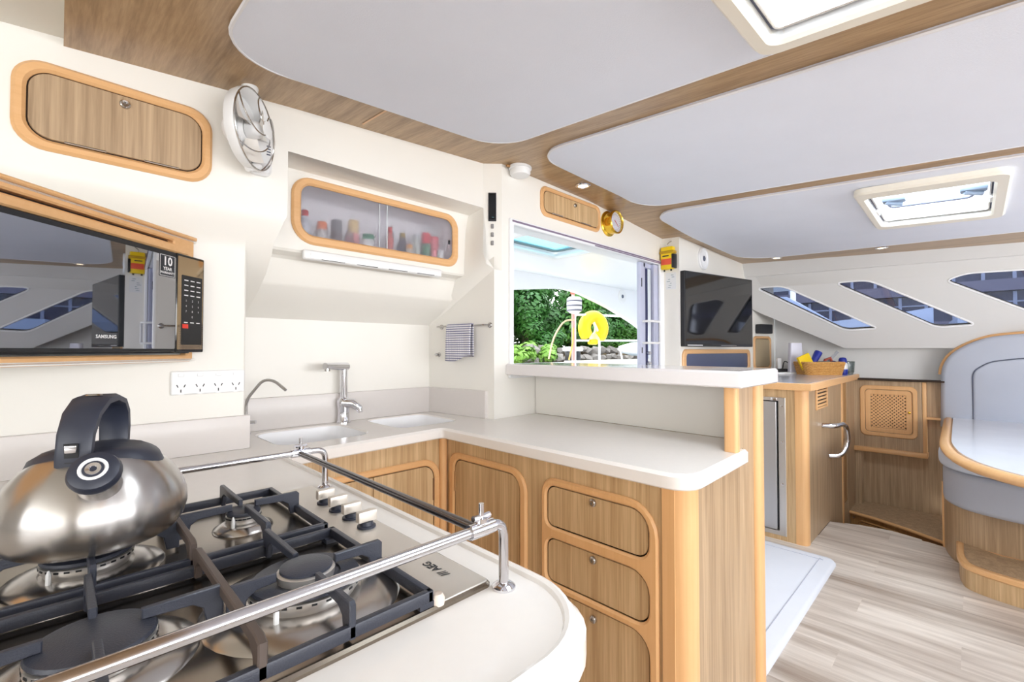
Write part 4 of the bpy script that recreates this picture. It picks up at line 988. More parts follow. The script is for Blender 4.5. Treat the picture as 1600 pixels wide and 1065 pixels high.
for k in range(7): 
    x, y = rs.uniform(-1.548, -1.51), 1.668 + k * .0145; b.box(f, x, x + rs.uniform(.012, .028), y, y + .004, .0012, .0015)
b.build('print', mat('grey_blue_print', (140, 160, 168), .5), sk, kind='stuff')

# ---------------------------------------------------------------- fridge cabinet
fc = T('fridge_cabinet', 'grey-oak cabinet housing a steel fridge, with a grab handle and a louvre on its side', 'cabinet', (4.0, 1.1, 0))
f = FX(3.318)
MB().plate(f, [(-1.45, 0), (-.765, 0), (-.765, .967), (-1.45, .967)], -.018, 0, [[(-1.42, .055), (-.868, .055), (-.868, .905), (-1.42, .905)]]).build('front', M['lam'], fc)
MB().plate(f, [(-1.425, .030), (-.852, .030), (-.852, .915), (-1.425, .915)], -.01, .005, [[(-1.40, .058), (-.893, .058), (-.893, .892), (-1.40, .892)]], bev=.002).build('fridge_frame', M['alu'], fc)
MB().box(f, -1.40, -.893, .058, .892, -.02, -.012).build('shadow_gap', M['blackg'], fc)
dd = MB().plate(f, rr(-1.398, -.905, .064, .886, .004), -.012, .008, bev=.002).build('fridge_door', M['fridge'], fc)
for zz in (.86, .63, .36): MB().lathe(f.at(-.872, zz, .004), [(.007, 0), (.007, .003), (0, .005)], 10).build('screw', M['chrome'], fc)
MB().box(f, -.935, -.90, .892, .912, .004, .012, .002).build('hinge', M['chrome'], fc)
f = FY(.738)
MB().plate(f, [(3.345, 0), (4.385, 0), (4.385, .967), (3.345, .967)], -.018, 0).build('side_panel', M['lamd'], fc)
MB().plate(f, [(3.96, -.70), (4.93, -.70), (4.93, .0), (3.96, .0)], -.018, 0).build('lower_panel', M['lamd'], fc)
MB().box(f, 4.385, 4.44, -.70, .967, -.03, .006, .004).build('door_post', M['beech'], fc)
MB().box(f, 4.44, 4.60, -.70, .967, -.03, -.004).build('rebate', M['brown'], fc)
MB().box(f, 4.60, 4.95, -.70, .967, -.03, .002).build('end_panel', M['lamd'], fc)
MB().plate(UP, [(3.316, .80), (3.316, .765)] + [(3.350 - .034 * math.cos(R(a)), .768 - .034 * math.sin(R(a))) for a in range(10, 91, 16)] + [(3.372, .734), (3.372, .80)], 0, .967).build('corner_post', M['beech'], fc)
b = MB(); b.box(f, 3.56, 3.585, .822, .968, 0, .008, .002); b.box(f, 3.865, 3.89, .822, .968, 0, .008, .002); b.box(f, 3.585, 3.865, .955, .967, 0, .008, .002); b.box(f, 3.585, 3.865, .823, .836, 0, .008, .002)
vn = b.build('vent_frame', M['beechx'], fc, fixn=False)
MB().box(f, 3.585, 3.865, .835, .956, 0.0005, .0012).build('vent_back', M['dark'], vn)
for k in range(5): MB().box(f.at(0, .846 + k * .024, .001), 3.585, 3.865, -.006, .008, 0, .007, .001).build('louvre', M['beechx'], vn)
MB().tube(fillet([f.p(3.74, .705, 0), f.p(3.75, .705, .07), f.p(3.96, .705, .10), f.p(4.03, .56, .10), f.p(3.96, .47, .07), f.p(3.93, .465, 0)], .10, 8), .017, 12).build('grab_handle', M['chrome'], fc)
top = T('fridge_worktop', 'pale glossy counter with beech edging on top of the fridge cabinet', 'worktop', (4.1, 1.08, .968))
MB().plate(UP, [(3.282, .704), (4.985, .704), (4.985, 1.30), (4.88, 1.352), (4.53, 1.452), (3.282, 1.452)], .968, 1.012, bev=.004).build('edging', M['beechx'], top)
MB().plate(UP, [(3.30, .722), (4.97, .722), (4.96, 1.29), (4.86, 1.346), (4.53, 1.446), (3.30, 1.446)], 1.012, 1.0135).build('surface', mat('pale_glossy_laminate', (204, 206, 216), .12), top)
CWF = Fr((4.53, 1.453, 0), (.37, -.104, 0), (0, 0, 1))
framed_locker('wall_locker', 'tall narrow locker with a tan door in the corner behind the fridge counter', CWF, .055, .325, 1.04, 1.352, .04, .024, mat('tan_door', (176, 158, 128), .45), None, (), M['beech'])
bx = MB().box(CWF, .09, .27, 1.375, 1.462, 0, .06, .008).build('junction_box', M['ink'], origin=tuple(CWF.p(.18, 1.375)))
tag(bx, 'small black box on the corner wall above the narrow tan locker', 'box')
zt = 1.0135
tyf = V((4.55, 1.255, zt)); DF = Fr(tyf, (.705, -.709, 0), (.709, .705, 0))
o = MB().plate(DF, rr(-.10, .16, -.10, .10, .02), 0, .014, bev=.004).build('tray', M['white'], origin=tuple(tyf)); tag(o, 'flat white tray on the fridge counter under the black charger', 'tray')
ch = T('charger', 'black charging cradle with a white plug on the white tray', 'charger', (tyf.x, tyf.y, zt + .0145))
MB().box(DF, -.07, .10, -.04, .05, .0145, .042, .006).build('cradle', M['black'], ch)
MB().box(DF, .025, .060, -.015, .02, .042, .135, .006).build('plug', M['white'], ch)
MB().tube(fillet([DF.p(.075, 0, .038), DF.p(.10, .02, .11), DF.p(.15, .05, .10), DF.p(.20, .04, .03), DF.p(.21, .02, .008)], .04), .004, 6).build('cable', M['cord'], ch)
RF = Fr((4.62, 1.105, zt), (.705, -.709, 0), (.709, .705, 0))
rt = T('router', 'white tapered upright router leaning beside the wicker basket', 'router', (4.62, 1.105, zt))
b = MB(); b.strip([[RF.p(x, y, z) for (x, y) in rr(-.062 + .012 * z / .27, .062 - .012 * z / .27, -.022, .022, .012, 4)] for z in (0, .02, .27)]); b.add([RF.p(x, y, .27) for (x, y) in rr(-.05, .05, -.022, .022, .012, 4)], [tuple(range(20))] if False else [tuple(range(len(rr(-.05, .05, -.022, .022, .012, 4))))])
b.build('body', mat('lavender_white_plastic', (222, 222, 236), .35), rt, smooth=50)
MB().box(RF, -.075, .075, -.032, .032, 0, .012, .004).build('stand', mat('grey_stand', (170, 172, 182), .4), rt)
# basket with oddments
BF = Fr((4.60, .925, zt), (.705, -.709, 0), (.709, .705, 0))
bk = T('wicker_basket', 'shallow woven wicker basket full of oddments on the fridge counter', 'basket', (4.60, .925, zt))
b = MB(); rowsb = []
for k, z in enumerate(frange(0, .095, 9)):
    g = z / .095
    rowsb.append([BF.p(x * (1 + .16 * g), y * (1 + .16 * g), z) for (x, y) in rr(-.145, .145, -.085, .085, .04, 6)])
for k in range(len(rowsb)):
    n_ = len(rowsb[k]); pts = []
    for i, p in enumerate(rowsb[k]):
        cdir = (p - BF.p(0, 0, p.z - zt)); pts.append(p + cdir.normalized() * (.0035 if (i + k) % 2 else -.0035))
    b.tube(pts, .006, 6, closed=True)
b.build('weave', M['wicker'], bk)
b = MB(); b.strip([[p + (BF.p(0, 0, p.z - zt) - p).normalized() * .008 for p in r_] for r_ in rowsb][::-1]); b.add([p for p in rowsb[0]], [tuple(range(len(rowsb[0])))]); b.build('lining', M['wicker'], bk)
MB().tube([p + V((0, 0, .006)) for p in rowsb[-1]], .009, 8, closed=True).build('rim', M['wicker'], bk)
def odd(name, label, cat, build, m, parent=None):
    o = build.build(name, m, None); tag(o, label, cat, 'oddments in the wicker basket'); return o
q = Fr(BF.p(-.115, -.02, .085), (.8, -.5, .35), (-.1, .3, 1)); odd('packet', 'yellow packet leaning out of the left of the wicker basket', 'packet', MB().box(q, -.06, .06, -.03, .085, -.012, .012, .006), M['yellow'])
odd('torch', 'blue cylinder torch sticking up in the middle of the wicker basket', 'torch', MB().tube([BF.p(-.06, .01, .05), BF.p(-.02, .02, .13), BF.p(.01, .03, .175), BF.p(.02, .032, .19)], [.024, .026, .030, .030], 14), M['blue'])
odd('pouch', 'grey cloth pouch lying in the middle of the wicker basket', 'pouch', MB().lathe(axis_fr(BF.p(.02, -.03, .055), (.1, 0, 1)), [(0, 0), (.05, .01), (.06, .03), (.04, .055), (0, .06)], 16, sx=1.2, sy=.7), mat('grey_cloth', (120, 130, 128), .8))
odd('scissors_handle', 'red handled tool at the right of the wicker basket', 'tool', MB().tube([BF.p(.05, .03, .06), BF.p(.075, .03, .125), BF.p(.11, .02, .14), BF.p(.125, .02, .10)], .012, 8), mat('faded_red', (176, 84, 66), .5))
odd('ruler', 'thin grey strip poking up behind the wicker basket', 'ruler', MB().box(Fr(BF.p(.06, .05, .05), (.5, -.5, .75), (-.4, .5, .8)), 0, .20, -.012, .012, -.002, .002), mat('grey_strip', (150, 152, 158), .4))
odd('tape_roll', 'navy tape roll at the right end of the wicker basket', 'tape', MB().lathe(axis_fr(BF.p(.115, -.01, .07), (.6, -.3, .6)), [(.014, 0), (.036, 0), (.036, .03), (.014, .03), (.014, 0)], 20), mat('navy_tape', (40, 40, 100), .4))
bt = T('spray_bottle', 'blue-capped bottle standing right of the wicker basket', 'bottle', (4.76, .785, zt)); f = axis_fr((4.76, .785, zt), (0, 0, 1))
MB().lathe(f, [(0, 0), (.033, 0), (.035, .006), (.035, .045)], 20).build('base_label', M['blue'], bt)
MB().lathe(f, [(.035, .045), (.035, .085), (.028, .10), (.018, .104)], 20).build('body', M['white'], bt)
MB().lathe(f, [(.026, .098), (.030, .102), (.030, .125), (.022, .142), (0, .146)], 20).build('cap', M['blue'], bt)
tb = MB().lathe(axis_fr((4.86, .775, zt), (0, 0, 1)), [(0, 0), (.045, 0), (.055, .02), (.06, .11), (.057, .11), (.05, .02), (0, .004)], 24).build('tub', glass('hazy_plastic', (214, 220, 220), .1), origin=(4.86, .775, zt)); tag(tb, 'clear plastic tub behind the blue-capped bottle', 'tub')

# ---------------------------------------------------------------- companionway to the far hull
hp = T('hull_panelling', 'grey-oak panelling with a ledge at the foot of the far companionway', 'panelling', (5.0, .45, -.10))
MB().box(UP, 5.035, 5.05, .13, .745, -.70, .965).build('panel', M['lamd'], hp)
MB().box(UP, 4.93, 5.035, .690, .734, -.70, .40).build('return_panel', M['lamd'], hp)
MB().tube([V((5.03, .70, -.10)), V((5.03, .70, .36))], .008, 8).build('corner_bead', M['beech'], hp)
ld = [(4.665, .735), (4.60, .55), (4.50, .36), (4.36, .15), (5.034, .15), (5.034, .735)]
MB().plate(UP, ld, -.118, -.10).build('ledge', M['lamd'], hp)
MB().tube([V((x - .003, y, -.112)) for x, y in ld[:4]], .013, 8).build('nosing', M['beechy'], hp)
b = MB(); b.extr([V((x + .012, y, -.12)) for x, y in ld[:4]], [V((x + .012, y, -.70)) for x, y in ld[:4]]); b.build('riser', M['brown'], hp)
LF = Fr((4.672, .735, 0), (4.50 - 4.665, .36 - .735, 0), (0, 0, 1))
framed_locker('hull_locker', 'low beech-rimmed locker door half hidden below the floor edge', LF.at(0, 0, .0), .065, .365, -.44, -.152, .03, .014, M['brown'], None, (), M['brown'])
b = MB().lathe(LF.at(.03, -.15, .0), [(.009, 0), (.009, .004), (0, .006)], 12).build('ledge_knob', M['lock'], origin=tuple(LF.p(.03, -.15))); tag(b, 'tiny steel knob under the ledge left of the low locker door', 'knob')
lc = T('lattice_cabinet', 'wall cabinet with a beech lattice door above the companionway ledge', 'cabinet', (4.97, .5, .38))
f = FX(4.935)
MB().plate(f, [(-.742, .392), (-.285, .392), (-.285, .962), (-.742, .962)], -.10, 0, [rr(-.655, -.355, .535, .880, .03)]).build('front', M['lamd'], lc)
MB().plate(f, rr(-.695, -.322, .495, .922, .045), 0, .010, [rr(-.662, -.352, .528, .888, .03)], bev=.005).build('door_frame', M['beech'], lc)
dr = MB().plate(f, rr(-.658, -.356, .532, .884, .027), -.012, .004, [rr(-.622, -.392, .568, .848, .004)], bev=.002).build('door', M['beech'], lc)
x0, x1, y0, y1 = -.622, -.392, .568, .848; b = MB()
for sgn in (1, -1):
    c0 = -1.0
    k = 0
    while k < 40:
        cc = (x0 + y0 if sgn > 0 else y0 - x1) - .02 + k * .027; k += 1
        pts = []
        for x in (x0, x1):
            y = cc - sgn * x
            if y0 <= y <= y1: pts.append((x, y))
        for y in (y0, y1):
            x = (cc - y) * sgn
            if x0 < x < x1: pts.append((x, y))
        if len(pts) < 2: continue
        A, B = V((*pts[0], 0)), V((*pts[1], 0))
        if (B - A).length < .01: continue
        L = (B - A).length; d = (B - A).normalized()
        g = Fr(f.p(A.x, A.y, -.006 if sgn > 0 else -.003), f.x * d.x + f.y * d.y, f.y * d.x - f.x * d.y)
        b.box(g, 0, L, -.0055, .0055, -.003, .003)
b.build('lattice', M['beech'], dr, kind='stuff')
MB().box(f, x0, x1, y0, y1, -.05, -.045).build('backing', M['dark'], dr)
MB().lathe(f.at(-.372, .71, .004), [(.008, 0), (.005, .004), (.009, .012), (0, .015)], 12).build('knob', M['brass'], dr)
MB().box(f, -.752, -.262, .358, .396, -.09, .035, .006).build('lip_shelf', M['beechy'], lc)
MB().box(f, -.292, -.268, .396, .962, -.10, .006, .003).build('edge_strip', M['beech'], lc)
b = MB(); b.box(UP, 5.0, 5.03, .16, .27, .68, .962); b.build('side_cubby', M['lamd'], lc)
MB().box(UP, 4.94, 5.03, .16, .268, .665, .683, .003).build('cubby_shelf', M['beechy'], lc)
b = MB().box(UP, 4.90, 5.04, .16, .735, .966, .978).build('trim_3', M['dark'], kind='structure')

# ---------------------------------------------------------------- dinette
tb = T('dinette_table', 'oval-ended dinette table with a pale marbled top and rounded beech rim', 'table', (3.9, -.3, .655))
to_ = round_poly([(5.0, .168), (3.56, .145), (3.23, .102), (3.02, .036), (2.885, -.045), (2.775, -.15), (2.69, -.32), (2.66, -.60), (2.70, -.98), (5.0, -.98)], [0, .3, .12, .1, .1, .1, .15, .2, .2, 0], 6)
ins = offset(ccw(to_), -.052)
MB().plate(UP, to_, .657, .700, [ins], bev=.016, bevb=.014).build('rim', M['beechy'], tb, smooth=60)
MB().plate(UP, offset(ccw(to_), -.0515), .66, .6995).build('top', M['tabletop'], tb)
MB().lathe(axis_fr((4.1, -.45, .40), (0, 0, 1)), [(.05, 0), (.05, .22), (.16, .245), (.16, .257)], 20).build('pedestal', M['chrome2'], tb)
se = T('dinette_settee', 'grey upholstered dinette settee on a grey-oak plinth with a stepped front', 'settee', (4.2, -.4, 0))
cu = round_poly([(4.93, .138), (3.75, .138), (3.60, .128), (3.485, .063), (3.425, -.035), (3.385, -.165), (3.36, -.40), (3.38, -.95), (4.93, -.95)], [0, .1, .06, .06, .08, .1, .1, .1, 0], 5)
cu = ccw(cu)
def soft(name, out_, z0, z1, r, m, d=0):
    ls = []
    for k in range(6): a = R(90 * k / 5); ls.append([V((x, y, z0 + r * (1 - math.sin(a)))) for x, y in offset(out_, -r * (1 - math.cos(a)) + d)][:])
    ls = [[V((x, y, z0 + r * (1 - math.cos(R(18 * k))))) for x, y in offset(out_, d - r * (1 - math.sin(R(18 * k))))] for k in range(6)] + [[V((x, y, z1 - r * (1 - math.sin(R(18 * k))))) for x, y in offset(out_, d - r * (1 - math.cos(R(18 * k))))] for k in range(6)]
    b = MB(); b.strip(ls); b.add(ls[-1], [tuple(range(len(out_)))]); b.add(ls[0], [tuple(range(len(out_)))[::-1]]); return b.build(name, m, se, smooth=70)
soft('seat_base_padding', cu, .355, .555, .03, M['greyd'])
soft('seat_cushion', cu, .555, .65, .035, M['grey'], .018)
pl_ = ccw(round_poly([(4.93, .130), (3.93, .140), (3.80, .122), (3.67, .078), (3.615, -.03), (3.58, -.17), (3.56, -.95), (4.93, -.95)], [0, 0, .08, .08, .08, .1, .1, 0], 5))
MB().plate(UP, pl_, .0, .358).build('plinth', M['lamd'], se)
MB().box(UP, 3.95, 4.93, .118, .138, -.70, .0).build('lower_plinth', M['lamd'], se)
MB().box(UP, 3.935, 3.962, .128, .150, -.02, .40, .004).build('end_post', M['beech'], se)
stp = round_poly([(3.72, .084), (3.44, .078), (3.315, .052), (3.268, -.029), (3.236, -.154), (3.21, -.45), (3.24, -.95), (3.6, -.95), (3.6, -.1)], [0, .08, .05, .05, .1, .15, .1, 0, 0], 5)
MB().plate(UP, offset(ccw(stp), -.010), .0, .098).build('step', M['lam'], se)
MB().plate(UP, stp, .095, .126, bev=.008, bevb=.006).build('step_nosing', M['beechy'], se)
MB().plate(UP, offset(ccw(stp), -.03), .126, .1275).build('step_tread', M['lamd'], se)
f = FX(4.945)
bo = [(-.189, .62), (1.3, .62), (1.3, 1.345), (.26, 1.342), (.07, 1.318), (-.05, 1.255), (-.135, 1.178), (-.178, 1.08)]
bo = ccw(round_poly(bo, [0, 0, .1, .1, .12, .06, .06, .06], 4))
br = MB().plate(f, bo, -.10, .03, bev=.028).build('backrest', M['grey'], se, smooth=70)
pin = [(-.007, .66), (1.2, .66), (1.2, 1.163), (.26, 1.163), (.084, 1.133), (.01, 1.07), (-.004, 1.03)]
pin = ccw(round_poly(pin, [0, 0, .05, .05, .06, .05, .03], 5))
MB().plate(f, pin, .028, .046, bev=.014).build('centre_pad', M['grey'], br, smooth=70)
MB().tube([f.p(x, y, .031) for x, y in pin], .006, 6, closed=True).build('piping', M['seam'], br)
rim = [f.p(x, y, -.03) for x, y in offset(bo, .006) if y > .7]
i0 = max(range(len(rim)), key=lambda i: (rim[i] - rim[i - 1]).length); rim = rim[i0:] + rim[:i0]
MB().tube(rim, .013, 8).build('capping_rail', M['beechy'], br)
# mat
mt = T('floor_mat', 'pale grey padded mat on the floor between the peninsula and the fridge cabinet', 'mat', (2.5, 1.0, .0005))
mo_ = rr(1.78, 3.185, .562, 1.42, .05)
MB().plate(UP, mo_, .0005, .026, bev=.016).build('pad', M['mat'], mt, smooth=60)
MB().tube([V((x, y, .026)) for x, y in offset(ccw(mo_), -.075)], .0022, 6, closed=True).build('seam', mat('mat_seam', (176, 178, 192), .8), mt)

# ---------------------------------------------------------------- outside: cockpit
ht = T('hardtop', 'white cockpit hardtop with an arched aft edge seen through the sliding window', 'hardtop', (5.2, 3.1, 2.32))
MB().plate(Fr((0, 0, 0), (1, 0, 0), (0, -1, 0)), [(-1.2, -4.6), (9.8, -4.6), (9.8, -1.72), (-1.2, -1.72)], -2.42, -2.34, [[(3.12, -3.48), (4.18, -3.48), (4.18, -2.42), (3.12, -2.42)]]).build('roof', M['white2'], ht)
ar = round_poly([(2.2, 1.55), (3.5, 1.95), (4.47, 2.063), (5.76, 2.212), (6.9, 1.975), (7.94, 1.673), (9.2, 1.05), (9.8, 1.05), (9.8, 2.38), (2.2, 2.38)], [0, .3, .3, .4, .3, .3, .2, 0, 0, 0], 5)
MB().plate(FY(4.5), ar, -.10, 0).build('arch', M['white2'], ht)
hf = Fr((3.65, 2.95, 2.33), (1, 0, 0), (0, -1, 0))
hh = MB().plate(hf, rr(-.60, .60, -.60, .60, .08), -.015, .03, [rr(-.50, .50, -.50, .50, .05)], bev=.02).build('hatch_frame', M['white'], ht)
MB().plate(hf, rr(-.515, .515, -.515, .515, .05), -.06, -.04, [rr(-.47, .47, -.47, .47, .04)], bev=.004).build('hatch_seal', mat('grey_seal', (120, 132, 134), .4), hh)
MB().plate(hf, rr(-.51, .51, -.51, .51, .05), -.075, -.062).build('hatch_pane', M['hatchg'], hh)
b = MB(); f = axis_fr((7.30, 4.5, 2.20), (0, -1, 0)); o = T('cockpit_loudspeaker', 'round white loudspeaker on the cockpit arch outside the sliding window', 'loudspeaker', (7.3, 4.5, 2.1))
MB().lathe(f, [(.125, 0), (.125, .012), (.10, .02), (.045, .012), (0, .012)], 28).build('rim', M['white'], o); MB().lathe(f.at(0, 0, .012), [(.035, 0), (.03, .008), (0, .01)], 16).build('dome', M['seam'], o)
cd_ = T('cockpit_coaming', 'white moulded cockpit coaming along the bottom of the window view', 'coaming', (6, 4.4, .3))
MB().box(UP, 1.0, 11, 4.25, 5.4, -.95, 1.0, .03).build('moulding', M['white2'], cd_)
MB().box(UP, 5.4, 10.5, 4.22, 4.34, .95, 1.062, .02).build('ledge', mat('ivory_moulding', (246, 240, 222), .4), cd_)
po = T('flag_pole', 'pale pink stern pole carrying a striped fender behind the sliding window', 'pole', (6.3, 4.85, 1.0))
MB().tube([V((6.3, 4.85, .9)), V((6.3, 4.85, 2.30))], .028, 12).build('tube', mat('faded_pink_paint', (222, 160, 152), .5), po)
MB().lathe(axis_fr((6.3, 4.85, 2.18), (0, 0, 1)), [(.03, 0), (.045, .02), (.045, .08), (.03, .1)], 14).build('ferrule', mat('terracotta_cap', (196, 110, 90), .5), po)
fd = T('striped_fender', 'white and grey banded fender tied to the top of the pink pole', 'fender', (6.27, 4.80, 1.83)); f = axis_fr((6.27, 4.80, 1.83), (0, 0, 1))
MB().lathe(f, [(0, .0), (.08, .025), (.125, .06), (.13, .17), (.125, .27), (.09, .30), (0, .305)], 24).build('body', M['white'], fd)
for z in (.055, .135, .215): MB().lathe(f, [(.1265 if z < .1 else .129, z), (.132, z + .004), (.132, z + .024), (.1285, z + .03)], 24).build('band', mat('grey_band', (110, 110, 122), .5), fd)
rl = T('stern_rail', 'white tubular stern rail with an inclined brace beyond the cockpit', 'rail', (7.4, 4.9, 1.0)); rm = M['white2']
MB().tube(fillet([V((6.42, 4.9, 1.0)), V((6.42, 4.9, 1.84)), V((7.0, 4.9, 1.865)), V((9.4, 4.9, 1.94))], .06), .02, 8).build('top_tube', rm, rl)
MB().tube([V((6.42, 4.9, 1.39)), V((9.4, 4.9, 1.43))], .018, 8).build('middle_tube', rm, rl)
MB().tube([V((7.16, 4.9, 1.0)), V((7.16, 4.9, 1.42))], .022, 8).build('stanchion', rm, rl)
MB().tube([V((8.0, 5.0, 1.30)), V((8.12, 5.0, 1.0))], .016, 8).build('stanchion', rm, rl)
MB().tube([V((6.78, 4.83, 1.86)), V((7.13, 4.83, 1.43))], .018, 8).build('brace', rm, rl)
lr = T('life_buoy', 'yellow horseshoe life buoy hung on the stern rail', 'life buoy', (6.9, 4.88, 1.3)); f = axis_fr((6.93, 4.87, 1.62), (-.25, -1, .0))
pts = [f.p(.21 * math.cos(R(a)), .21 * math.sin(R(a)), 0) for a in range(-58, 239, 12)]
MB().tube(pts, [.06] + [.115] * (len(pts) - 2) + [.06], 14).build('foam', M['yellow'], lr)
MB().tube([f.p(.20 * math.cos(R(a)), .20 * math.sin(R(a)), -.06) for a in range(-80, 95, 10)], .10, 12).build('cover', mat('pale_yellow_cover', (250, 240, 190), .5), lr)
MB().box(f, -.11, .07, -.30, -.20, -.05, .06, .03).build('flap', M['yellow'], lr)
hs = MB().tube(fillet([V((6.27, 4.8, 1.74)), V((6.0, 4.8, 1.72)), V((5.72, 4.8, 1.45)), V((5.60, 4.8, 1.08))], .25, 8), .014, 8).build('hose', mat('peach_hose', (238, 200, 158), .5), origin=(5.6, 4.8, 1.04)); tag(hs, 'pale orange hose curving down left of the pink pole', 'hose')
rp_ = MB().tube([V((6.24, 4.80, 1.6)), V((6.20, 4.78, 1.35)), V((6.06, 4.75, 1.06))], .013, 8).build('rope', mat('ochre_rope', (228, 186, 96), .7), origin=(6.06, 4.75, 1.04)); tag(rp_, 'ochre rope running down the foot of the pink pole', 'rope')
ob = T('outboard_motor', 'small black outboard motor with a white cowl on the stern', 'motor', (6.66, 5.1, 1.0))
MB().box(UP, 6.56, 6.80, 5.05, 5.25, 1.02, 1.20, .03).build('leg_housing', M['black'], ob); MB().box(UP, 6.52, 6.84, 5.02, 5.28, 1.20, 1.28, .03).build('cowl', M['white'], ob)
dg = T('dinghy', 'white dinghy bow beyond the stern rail', 'dinghy', (11, 6.2, 1.0))
b = MB(); b.lathe(axis_fr((11.4, 6.2, 1.25), (.8, -.6, 0)), [(0, -.9), (.12, -.8), (.22, -.5), (.26, .2), (.26, 1.5)], 16, sy=.8); b.build('tube', M['white'], dg); MB().box(UP, 11.2, 12.2, 5.8, 6.3, 1.0, 1.1, .03).build('keel', M['white'], dg)

# ---------------------------------------------------------------- outside: shore, water, marina
b = MB(); b.add([V((-30, 2, -.9)), V((60, 2, -.9)), V((60, 9.6, -.9)), V((-30, 9.6, -.9)), V((6.5, -40, -.9)), V((60, -40, -.9)), V((60, 2, -.9)), V((6.5, 2, -.9))], [(0, 1, 2, 3), (4, 5, 6, 7)]); b.build('water', mat('harbour_water', (70, 92, 100), .08), kind='structure')
b = MB(); b.box(UP, -10, 50, 9.9, 60, -1.5, .55, .1); b.box(UP, -10, 50, 10.6, 60, .5, 1.30, .2); b.build('ground', mat('dry_bank', (170, 150, 116), .9, var=.3, vscale=2), kind='structure')
rw = T('stone_wall', 'dry stone sea wall along the shore under the trees', 'wall', (15, 10.2, .5))
stm = mat('sea_stone', (150, 142, 134), .85, var=.35, vscale=9, rnd=.3)
rg = random.Random(11); shapes = []
for k in range(5):
    bm = bmesh.new(); bmesh.ops.create_icosphere(bm, subdivisions=1, radius=.5)
    for q in bm.verts: q.co = V((q.co.x * 1.25, q.co.y, q.co.z * .8)) * rg.uniform(.8, 1.15)
    me = bpy.data.meshes.new('stone'); bm.to_mesh(me); bm.free(); me.shade_smooth(); me.set_sharp_from_angle(angle=R(35)); me.materials.append(stm); shapes.append(me)
for j in range(3):
    for i in range(26):
        o = bpy.data.objects.new('stone', shapes[rg.randrange(5)]); COL.objects.link(o); o.parent = rw
        s_ = rg.uniform(.34, .5); o.scale = (s_, s_, s_); o.rotation_euler = (rg.uniform(-.4, .4), rg.uniform(-.4, .4), rg.uniform(0, 6))
        o.location = V((10.6 + i * .43 + j * .2 + rg.uniform(-.06, .06), 10.15 + .12 * j + rg.uniform(-.05, .05), .62 + j * .30 + rg.uniform(-.04, .04))) - V((15, 10.2, .5))
leafm = [mat('leaf_dark', (52, 104, 36), .5, rnd=.35), mat('leaf_mid', (74, 130, 44), .5, rnd=.35), mat('leaf_light', (130, 176, 70), .5, rnd=.2)]
def crown(n, rx, ry, rz, leaf, seed):
    g = random.Random(seed); b = MB(); vs = []; fs = []
    lob = [(g.uniform(-.6, .6) * rx, g.uniform(-.6, .6) * ry, g.uniform(-.55, .7) * rz, g.uniform(.35, .55)) for _ in range(11)]
    for i in range(n):
        lx, ly, lz, lr_ = lob[g.randrange(11)]
        d = V((g.gauss(0, 1), g.gauss(0, 1), g.gauss(0, 1))).normalized(); k = lr_ * g.uniform(.72, 1.0)
        p = V((lx + d.x * k * rx, ly + d.y * k * ry, lz + d.z * k * rz))
        t = V((g.gauss(0, 1), g.gauss(0, 1), g.gauss(0, .6))).normalized(); q = d.cross(t); q = q.normalized() if q.length > .01 else V((1, 0, 0)); t = q.cross(d + V((0, 0, .5))).normalized()
        L = leaf * g.uniform(.7, 1.3); o = len(vs); vs += [p - t * L, p + q * L * .45, p + t * L, p - q * L * .45]; fs.append((o, o + 1, o + 2, o + 3))
    me = bpy.data.meshes.new('crown'); me.from_pydata(vs, [], fs); return me
crowns = []
for k in range(3):
    me = crown(5200, 1.9, 1.5, 1.7, .11, 40 + k); me.materials.append(leafm[k % 2]); crowns.append(me)
trunkm = mat('bark', (96, 82, 66), .9)
spots = [(9.6, 12.4, 'leftmost'), (11.3, 13.2, 'second from left'), (12.8, 12.2, 'third from left'), (14.4, 13.4, 'fourth from left'), (15.9, 12.3, 'fifth from left'), (17.6, 13.3, 'sixth from left'), (19.4, 12.6, 'seventh from left'), (21.4, 13.2, 'eighth from left'), (23.6, 13.0, 'rightmost')]
for i, (u, v, nm) in enumerate(spots):
    t = T('tree', '%s in the row of bushy green trees behind the sea wall' % nm, 'tree', (u, v, 1.2), 'trees behind the sea wall')
    MB().tube([V((u, v, 1.2)), V((u + .1, v, 2.2)), V((u - .05, v, 3.4))], [.14, .10, .05], 8).build('trunk', trunkm, t)
    o = bpy.data.objects.new('crown', crowns[i % 3]); COL.objects.link(o); o.parent = t; o.location = (0, 0, 1.75); o.rotation_euler = (0, 0, i * 1.3); o['kind'] = 'stuff'
    lw = bpy.data.objects.new('skirt', crowns[(i + 1) % 3]); COL.objects.link(lw); lw.parent = t; lw.location = (.3, -.2, .75); lw.scale = (.8, .7, .55); lw.rotation_euler = (0, 0, i * 2.1); lw['kind'] = 'stuff'
bshm = crown(900, .6, .5, .40, .10, 77); bshm.materials.append(leafm[2])
for i, (u, v, z, lb) in enumerate([(10.75, 10.35, 1.15, 'bright green shrub at the lower left of the window view'), (11.75, 10.4, 1.2, 'bright green shrub right of the lower left shrub, over the sea wall')]):
    o = bpy.data.objects.new('shrub', bshm if i == 0 else bshm); COL.objects.link(o); o.location = (u, v, z); o.rotation_euler = (0, 0, i * 2.0); tag(o, lb, 'shrub', 'shrubs on the sea wall')
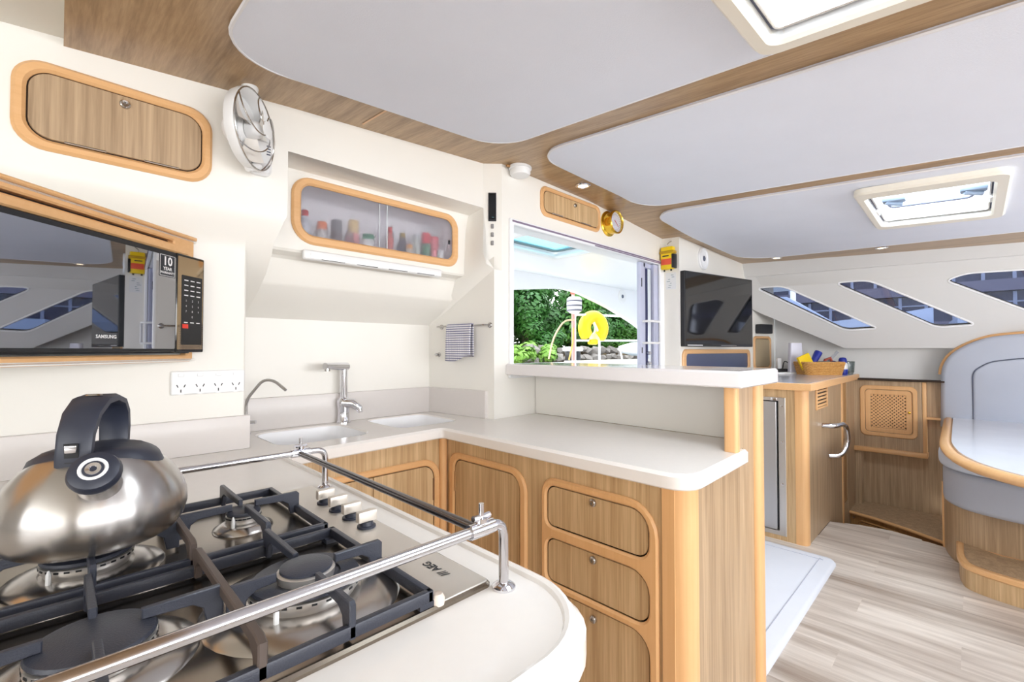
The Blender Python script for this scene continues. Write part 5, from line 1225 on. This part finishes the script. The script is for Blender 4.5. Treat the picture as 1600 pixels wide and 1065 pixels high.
# marina building seen through the raked side windows
mb_ = T('marina_building', 'dark glass-fronted marina building seen through the raked side windows', 'building', (24, -2, -1))
bl = mat('slate_cladding', (36, 32, 42), .5); gp = mat('blue_window_glass', (26, 34, 62), .25, spec=.3); ml_ = mat('pale_mullion', (120, 128, 152), .5); bd = mat('mauve_band', (84, 82, 102), .6)
hl_ = mat('blue_white_hull', (150, 164, 188), .3)
MB().box(UP, 24.2, 34, -22, 9, -1, 5.6).build('facade', bl, mb_)
for z in (1.9, 3.35, 4.9): MB().box(UP, 23.9, 24.2, -22, 9, z, z + .42).build('floor_band', bd, mb_)
for j, z in enumerate((.6, 2.32, 3.77)):
    for i in range(25):
        y = -12 + i * .78
        hgt = 1.25 if j == 0 else 1.0
        w_ = MB().box(UP, 24.12, 24.2, y + .05, y + .73, z, z + hgt).build('window', gp, mb_)
        MB().box(UP, 24.04, 24.12, y - .05, y + .05, z, z + hgt).box(UP, 24.06, 24.12, y, y + .78, z + hgt * .62, z + hgt * .62 + .05).build('mullion', ml_, w_, kind='stuff' if False else None)
def hull(name, label, c, L, wd, h, yaw, cat='boat'):
    o = T(name, label, cat, c); f = Fr(c, (math.cos(yaw), math.sin(yaw), 0), (-math.sin(yaw), math.cos(yaw), 0)); rows = []
    for s_ in frange(-1, 1, 14):
        k = (1 - max(0, s_) ** 2.2) * (1 if s_ > -.9 else .9); sheer = h + .35 * max(0, s_) ** 2
        rows.append([f.p(s_ * L / 2, wd * k / 2 * q, z) for (q, z) in ((-1, sheer), (-.92, sheer * .4), (-.5, -.3), (.5, -.3), (.92, sheer * .4), (1, sheer))])
    b = MB(); b.strip(rows, False); b.add([rows[0][k] for k in range(6)], [tuple(range(6))]); b.build('hull', hl_, o)
    b = MB(); b.strip([[r_[0], r_[5]] for r_ in rows], False); b.build('deck', hl_, o)
    cb = []
    for (s_, z, k) in ((-.35, h, .62), (-.30, h + .75, .5), (.15, h + .7, .46), (.42, h + .12, .40)): cb.append((s_, z, k))
    b = MB(); q = [[f.p(s_ * L / 2, sg * wd * k / 2, z) for (s_, z, k) in cb] for sg in (-1, 1)]; b.strip([q[0], q[1]], True); b.add(q[0], [(0, 1, 2, 3)]); b.add(q[1], [(3, 2, 1, 0)]); b.build('coachroof', hl_, o)
    for sg in (-1, 1): MB().add([f.p(-.22 * L / 2, sg * (wd * .275 + .01), h + .3), f.p(.2 * L / 2, sg * (wd * .25 + .012), h + .3), f.p(.12 * L / 2, sg * (wd * .245 + .01), h + .55), f.p(-.22 * L / 2, sg * (wd * .26 + .02), h + .55)], [(0, 1, 2, 3)]).build('cabin_window', gp, o)
    MB().tube([f.p(.08 * L, 0, h), f.p(.08 * L, 0, h + 9)], .06, 8).build('mast', M['white'], o)
    return o
hull('moored_yacht', 'white moored yacht seen in the first raked side window', (12.5, 3.5, -.7), 5.9, 2.6, 2.45, -1.50)
hull('moored_yacht', 'white moored yacht seen low in the middle raked side window', (13.5, -4.0, -.7), 8.6, 3, 2.55, -1.5)
